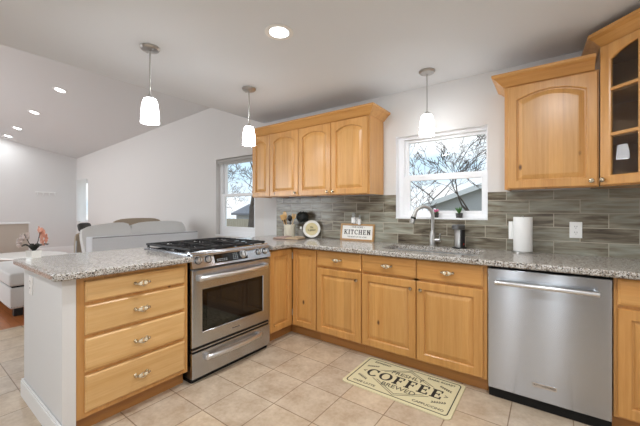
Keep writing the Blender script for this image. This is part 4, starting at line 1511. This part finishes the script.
# ---------------------------------------------------------------- coffee mat
f = thing('kitchen_mat', 'cream floor mat reading COFFEE in front of the sink base', 'mat', (1.193, -0.795, 0), 0.0)
MW, MH, ZM = 0.372, 0.224, 0.008
mb = MB(); mb.rings([rrect(MW, MH, 0.03, 0.0005), rrect(MW, MH, 0.03, ZM - 0.002), rrect(MW - 0.003, MH - 0.003, 0.03, ZM)]); mp_ = mb.obj('mat_pad', 'mat_cream', f)
def line_loop(mb, pts, w, z, t_=0.0006, closed=True):
    n = len(pts)
    for i in range(n if closed else n - 1):
        a, b_ = Vector(pts[i][:2]), Vector(pts[(i + 1) % n][:2])
        if (b_ - a).length < 1e-6:
            continue
        dd_ = (b_ - a).normalized(); nn = Vector((-dd_.y, dd_.x)) * w / 2; ex = dd_ * w * 0.3
        mb.prism([tuple(a - ex + nn), tuple(a - ex - nn), tuple(b_ + ex - nn), tuple(b_ + ex + nn)], z, z + t_)
mb = MB()
line_loop(mb, rrect(MW - 0.026, MH - 0.026, 0.022, 0), 0.0065, ZM)
mb.obj('mat_border', 'ink', f)
mb = MB()
for k in (1.0, 0.90):
    line_loop(mb, [(-0.305 * k, 0), (0, 0.185 * k), (0.305 * k, 0), (0, -0.185 * k)], 0.005, ZM)
mb.obj('mat_diamond', 'ink_soft', f)
hC = 0.105
xe = serif_word(MB(), 'COFFEE', hC, 0, 0, 0.014)
mb = MB()
mb.box(-xe / 2 - 0.012, -hC / 2 - 0.012, ZM + 0.0002, xe / 2 + 0.012, hC / 2 + 0.012, ZM + 0.0007)
mb.obj('lettering_band', 'mat_cream', f)
mb = MB(); serif_word(mb, 'COFFEE', hC, -xe / 2, -hC / 2, 0.014, None, 0.0006, ZM + 0.0007); mb.obj('coffee_lettering', 'ink', f)
for s_, x, y, sz in (('FRESHLY', 0, 0.092, 0.062), ('BREWED', 0, -0.092, 0.062), ('ESPRESSO', -0.222, 0.160, 0.031), ('DARK ROAST', 0.222, 0.160, 0.031),
                     ('CAFE LATTE', -0.222, -0.160, 0.031), ('CAPPUCCINO', 0.222, -0.160, 0.031)):
    text('mat_lettering', s_, sz, Matrix.Translation((x, y, ZM + 0.0006)), 'ink_soft', f, 0.0003, fat=0.0006)
for sx in (-1, 1):
    for sy in (-1, 1):
        mb = MB()
        bx0, by0 = sx * 0.235, sy * 0.105
        for k in range(6):
            for q in (-1, 1):
                c0 = Vector((bx0 + sx * k * 0.014, by0 - sy * k * 0.006 + q * 0.006))
                mb.ball((c0.x, c0.y, ZM + 0.0004), 0.008, 0.0042, 0.0006, 8, 6, Matrix.Rotation(q * 0.7 * sx * sy, 3, 'Z'))
        mb.obj('leaf_sprig', 'ink', f)

# ---------------------------------------------------------------- living room
# loveseat with its back to the kitchen
f = thing('sofa', 'light grey sofa with its back to the kitchen beyond the peninsula', 'sofa', (-2.36, -0.80, 0), PI / 2)
# local x = world y, local y = -world x
mb = MB(); mb.box(-0.71, 0.0, 0.06, 0.69, 0.20, 0.895, 0.02, 3); bk = mb.obj('backrest', 'sofa_fabric', f, True)
mb = MB(); mb.tube([(-0.70, 0.004, 0.888), (0.68, 0.004, 0.888)], 0.006, 6); mb.obj('piping', 'sofa_piping', bk)
mb = MB(); mb.box(-0.70, 0.2, 0.06, 0.68, 0.92, 0.30, 0.02, 3); mb.obj('seat_base', 'sofa_fabric', f, True)
for x0, x1 in ((-0.52, -0.012), (0.012, 0.51)):
    mb = MB(); mb.box(x0, 0.2, 0.30, x1, 0.94, 0.46, 0.04, 4); mb.obj('seat_cushion', 'sofa_fabric', f, True)
for x0, x1 in ((-0.71, -0.53), (0.52, 0.69)):
    mb = MB(); mb.box(x0, 0.15, 0.06, x1, 0.93, 0.63, 0.03, 3); mb.obj('armrest', 'sofa_fabric', f, True)
for x in (-0.66, 0.64):
    for y in (0.06, 0.86):
        MB().lathe([(0, 0), (0.02, 0), (0.026, 0.065), (0, 0.065)], (x, y, 0), 12).obj('leg', 'black_plastic', f)
def soft(name, label, x, y, z, hx, hy, hz, m, rz, tilt, sag=0.25, parent=None):
    """a plump cushion: superellipsoid, corners drawn out"""
    mb = MB()
    bm = mb.bm
    bmesh.ops.create_cube(bm, size=2)
    bmesh.ops.subdivide_edges(bm, edges=bm.edges[:], cuts=7, use_grid_fill=True)
    for v in bm.verts:
        a, c = v.co.x, v.co.z
        e_ = (1 - a * a * 0.92) ** 0.5 * (1 - c * c * 0.92) ** 0.5
        v.co = Vector((a * hx * (1 - 0.07 * c ** 6), v.co.y * hy * (0.22 + 0.78 * e_), c * hz * (1 - 0.10 * a ** 6 - 0.04 * a * a)))
    o = mb.obj(name, m, parent, True)
    o.location = (x, y, z)
    o.rotation_euler = (tilt, 0, rz)
    if parent is None:
        tag(o, label, 'cushion')
    return o
soft('back_cushion', '', -0.435, 0.27, 0.775, 0.285, 0.12, 0.27, 'cushion_fabric', 0.0, -0.16, parent=f).rotation_euler[1] = -0.10
soft('back_cushion', '', 0.225, 0.27, 0.785, 0.395, 0.12, 0.27, 'cushion_fabric', 0.0, -0.14, parent=f)
soft('throw_pillow', 'tan throw pillow resting on top of the grey sofa cushions', -2.90, -0.74, 0.87, 0.34, 0.09, 0.23, 'tan_fabric', PI / 2, -0.2)
soft('throw_pillow', 'small dark patterned pillow on the left end of the grey sofa', -2.82, -1.44, 1.0, 0.075, 0.04, 0.055, 'charcoal_fabric', PI / 2 + 0.3, -0.3)

# chair across from the sofa
f = thing('side_chair', 'small taupe chair with thin metal legs past the left end of the sofa', 'chair', (-3.70, -1.20, 0), 1.75)
mb = MB(); mb.box(-0.22, -0.22, 0.42, 0.22, 0.22, 0.48, 0.02, 3); mb.obj('seat', 'tan_fabric', f, True)
soft('backrest', '', 0.0, -0.20, 0.72, 0.20, 0.035, 0.18, 'tan_fabric', 0.0, 0.08, parent=f)
for x in (-0.19, 0.19):
    mb = MB(); mb.tube([(x, -0.24, 0.0), (x, -0.21, 0.45), (x, -0.225, 0.78)], 0.010, 8); mb.obj('leg', 'nickel', f)
    mb = MB(); mb.tube([(x, 0.22, 0.0), (x, 0.18, 0.43)], 0.010, 8); mb.obj('leg', 'nickel', f)

# oval white table
f = thing('oval_table', 'low white oval table beyond the end of the peninsula', 'table', (-5.25, -1.50, 0), 0.35)
mb = MB()
el = lambda s_, z: [(0.66 * s_ * math.cos(2 * PI * k / 48), 0.44 * s_ * math.sin(2 * PI * k / 48), z) for k in range(48)]
mb.rings([el(0.97, 0.418), el(1.0, 0.425), el(1.0, 0.443), el(0.985, 0.450)]); mb.obj('table_top', 'table_white', f, True)
mb = MB(); mb.rings([[(x * 0.5, y * 0.5, z) for x, y, z in el(1, 0.0)], [(x * 0.45, y * 0.45, z) for x, y, z in el(1, 0.03)], [(x * 0.14, y * 0.2, z) for x, y, z in el(1, 0.1)], [(x * 0.14, y * 0.2, z) for x, y, z in el(1, 0.36)], [(x * 0.40, y * 0.40, z) for x, y, z in el(1, 0.419)]]); mb.obj('pedestal', 'table_white', f, True)

# upholstered bench nearer the peninsula
f = thing('upholstered_bench', 'pale grey upholstered bench with nailhead trim by the peninsula end', 'bench', (-2.88, -2.135, 0), 0)
mb = MB(); mb.box(-1.3, 0.01, 0.095, -0.01, 0.55, 0.335, 0.02, 3); bb = mb.obj('bench_base', 'bench_fabric', f, True)
mb = MB(); mb.box(-1.31, 0.0, 0.352, 0.0, 0.56, 0.50, 0.030, 4); mb.obj('seat_cushion', 'bench_fabric', f, True)
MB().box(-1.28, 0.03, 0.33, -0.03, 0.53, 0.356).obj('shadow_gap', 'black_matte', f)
mb = MB()
for k in range(50):
    mb.ball((-1.28 + k * 0.0255, 0.010, 0.115), 0.008, 0.004, 0.008, 8, 6)
for k in range(21):
    mb.ball((-0.010, 0.02 + k * 0.0255, 0.115), 0.004, 0.008, 0.008, 8, 6)
o_ = mb.obj('nailhead_trim', 'nickel', bb, True)
for x in (-1.22, -0.10):
    for y in (0.09, 0.47):
        MB().box(x - 0.04, y - 0.04, 0.0, x + 0.04, y + 0.04, 0.10, 0.004).obj('leg', 'black_plastic', f)

# half-height beige partition by the left wall
mb = MB(); mb.box(-6.2, -2.7, 0.0, -6.08, -1.34, 0.955)
pt = struct(mb.obj('wall_partition', 'partition_paint'))
MB().box(-6.22, -2.7, 0.955, -6.06, -1.32, 0.985, 0.004).obj('partition_cap', 'white_trim', pt)

# wall hooks
f = thing('hook_rail', 'pale hook rail fixed to the white left wall', 'hook rail', (XL, -0.67, 1.64))
YA, YB2 = 0.28, -0.02
MB().box(0.0, -0.16, 0.0, 0.012, 0.24, 0.03, 0.003).obj('rail', 'white_plastic', f)
for k in range(4):
    y = -0.13 + k * 0.113
    mb = MB(); mb.tube([(0.012, y, 0.012), (0.04, y, -0.005), (0.055, y, -0.035), (0.05, y, -0.06), (0.03, y, -0.065)], 0.007, 8); mb.obj('hook', 'white_plastic', f)

# ---------------------------------------------------------------- outside
struct(MB().box(-40, 0.4, -0.5, 30, 60, -0.4).obj('ground', 'lawn'))


def tree(label, loc, h, seed, m='bark', spread=0.55, depth=6, trunk=0.13, rmin=0.008, grp='bare trees outside the windows'):
    rnd = random.Random(seed)
    mb = MB()

    def branch(p, d, L, r_, k):
        n = 4
        pts, rr = [p], [r_]
        for i in range(1, n + 1):
            d = (d + Vector((rnd.uniform(-.16, .16), rnd.uniform(-.16, .16), rnd.uniform(-.05, .12)))).normalized()
            p = p + d * (L / n)
            pts.append(p); rr.append(r_ * (1 - 0.4 * i / n))
        mb.tube(pts, [max(q, rmin) for q in rr], 6 if k > 3 else 3, caps=False)
        if k == 0:
            return
        for q in range(3 if k % 2 else 2):
            ax = Vector((rnd.uniform(-1, 1), rnd.uniform(-1, 1), rnd.uniform(-0.3, 0.3))).normalized()
            d2 = d.copy(); d2.rotate(Matrix.Rotation(rnd.uniform(0.35, spread + 0.45), 3, ax))
            d2.z = d2.z * 0.8 + 0.12
            s_ = pts[-1] if q == 0 else pts[rnd.randint(2, n)]
            branch(s_, d2.normalized(), L * rnd.uniform(0.62, 0.82), rr[-1] * rnd.uniform(0.65, 0.85), k - 1)
    branch(Vector((0, 0, 0)), Vector((rnd.uniform(-.1, .1), rnd.uniform(-.1, .1), 1)), h * 0.30, trunk, depth)
    o = mb.obj('bare_tree', m)
    o.location = loc
    tag(o, label, 'tree', grp)
    return o


tree('bare tree with heavy spreading branches at the right of the sink window', (0.55, 8.0, -0.5), 6.4, 5, 'bark', 0.65, 7, 0.15)
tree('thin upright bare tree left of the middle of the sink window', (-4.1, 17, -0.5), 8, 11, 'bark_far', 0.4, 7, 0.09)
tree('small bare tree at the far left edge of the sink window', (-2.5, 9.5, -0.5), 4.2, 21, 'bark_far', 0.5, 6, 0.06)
tree('bare tree standing close outside the window behind the range', (-7.0, 5.0, -0.5), 6.5, 8, 'bark', 0.6, 7, 0.15)
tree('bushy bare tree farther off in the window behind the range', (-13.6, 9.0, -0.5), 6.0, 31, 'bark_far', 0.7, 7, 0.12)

hs = thing('neighbour_house', 'grey-roofed house with pale siding seen through the sink window', 'house', (0, 14, -0.5))
mb = MB(); mb.prism([(-2.8, 0), (6.5, 0), (6.5, 2.2), (1.6, 3.55), (-2.8, 2.0)], 0.0, 7.0, 'xz'); mb.obj('house_wall', 'siding', hs)
mb = MB()
mb.prism([(-3.5, 1.80), (1.6, 3.60), (1.6, 3.75), (-3.5, 1.95)], -0.4, 7.4, 'xz'); mb.prism([(7.0, 2.05), (1.6, 3.60), (1.6, 3.75), (7.0, 2.20)], -0.4, 7.4, 'xz')
mb.obj('roof', 'shingle', hs)
mb = MB()
mb.prism([(-3.5, 1.70), (1.6, 3.50), (1.6, 3.75), (-3.5, 1.95)], -0.46, -0.40, 'xz'); mb.prism([(7.0, 1.95), (1.6, 3.50), (1.6, 3.75), (7.0, 2.20)], -0.46, -0.40, 'xz')
mb.obj('fascia_board', 'fascia', hs)
fn = thing('board_fence', 'weathered board fence low in the window behind the range', 'fence', (-18, 6.4, -0.5))
mb = MB()
for k in range(110):
    mb.box(k * 0.15, 0, 0, k * 0.15 + 0.142, 0.02, 1.30 + 0.01 * (k % 2))
mb.obj('fence_boards', 'fence_wood', fn)
mb = MB(); mb.box(0, 0.02, 0.3, 16.5, 0.06, 0.4); mb.box(0, 0.02, 1.0, 16.5, 0.06, 1.1); mb.obj('fence_rail', 'fence_wood', fn)
sh = thing('garden_shed', 'low grey shed roof beyond the fence in the window behind the range', 'shed', (-10.2, 8.6, -0.5))
MB().box(-2.0, 0, 0, 2.2, 2.2, 1.45).obj('shed_wall', 'siding', sh)
mb = MB(); mb.prism([(-0.2, 1.42), (1.1, 1.95), (2.4, 1.42), (2.4, 1.52), (1.1, 2.05), (-0.2, 1.52)], -2.2, 2.4, 'yz'); mb.obj('shed_roof', 'shingle', sh)
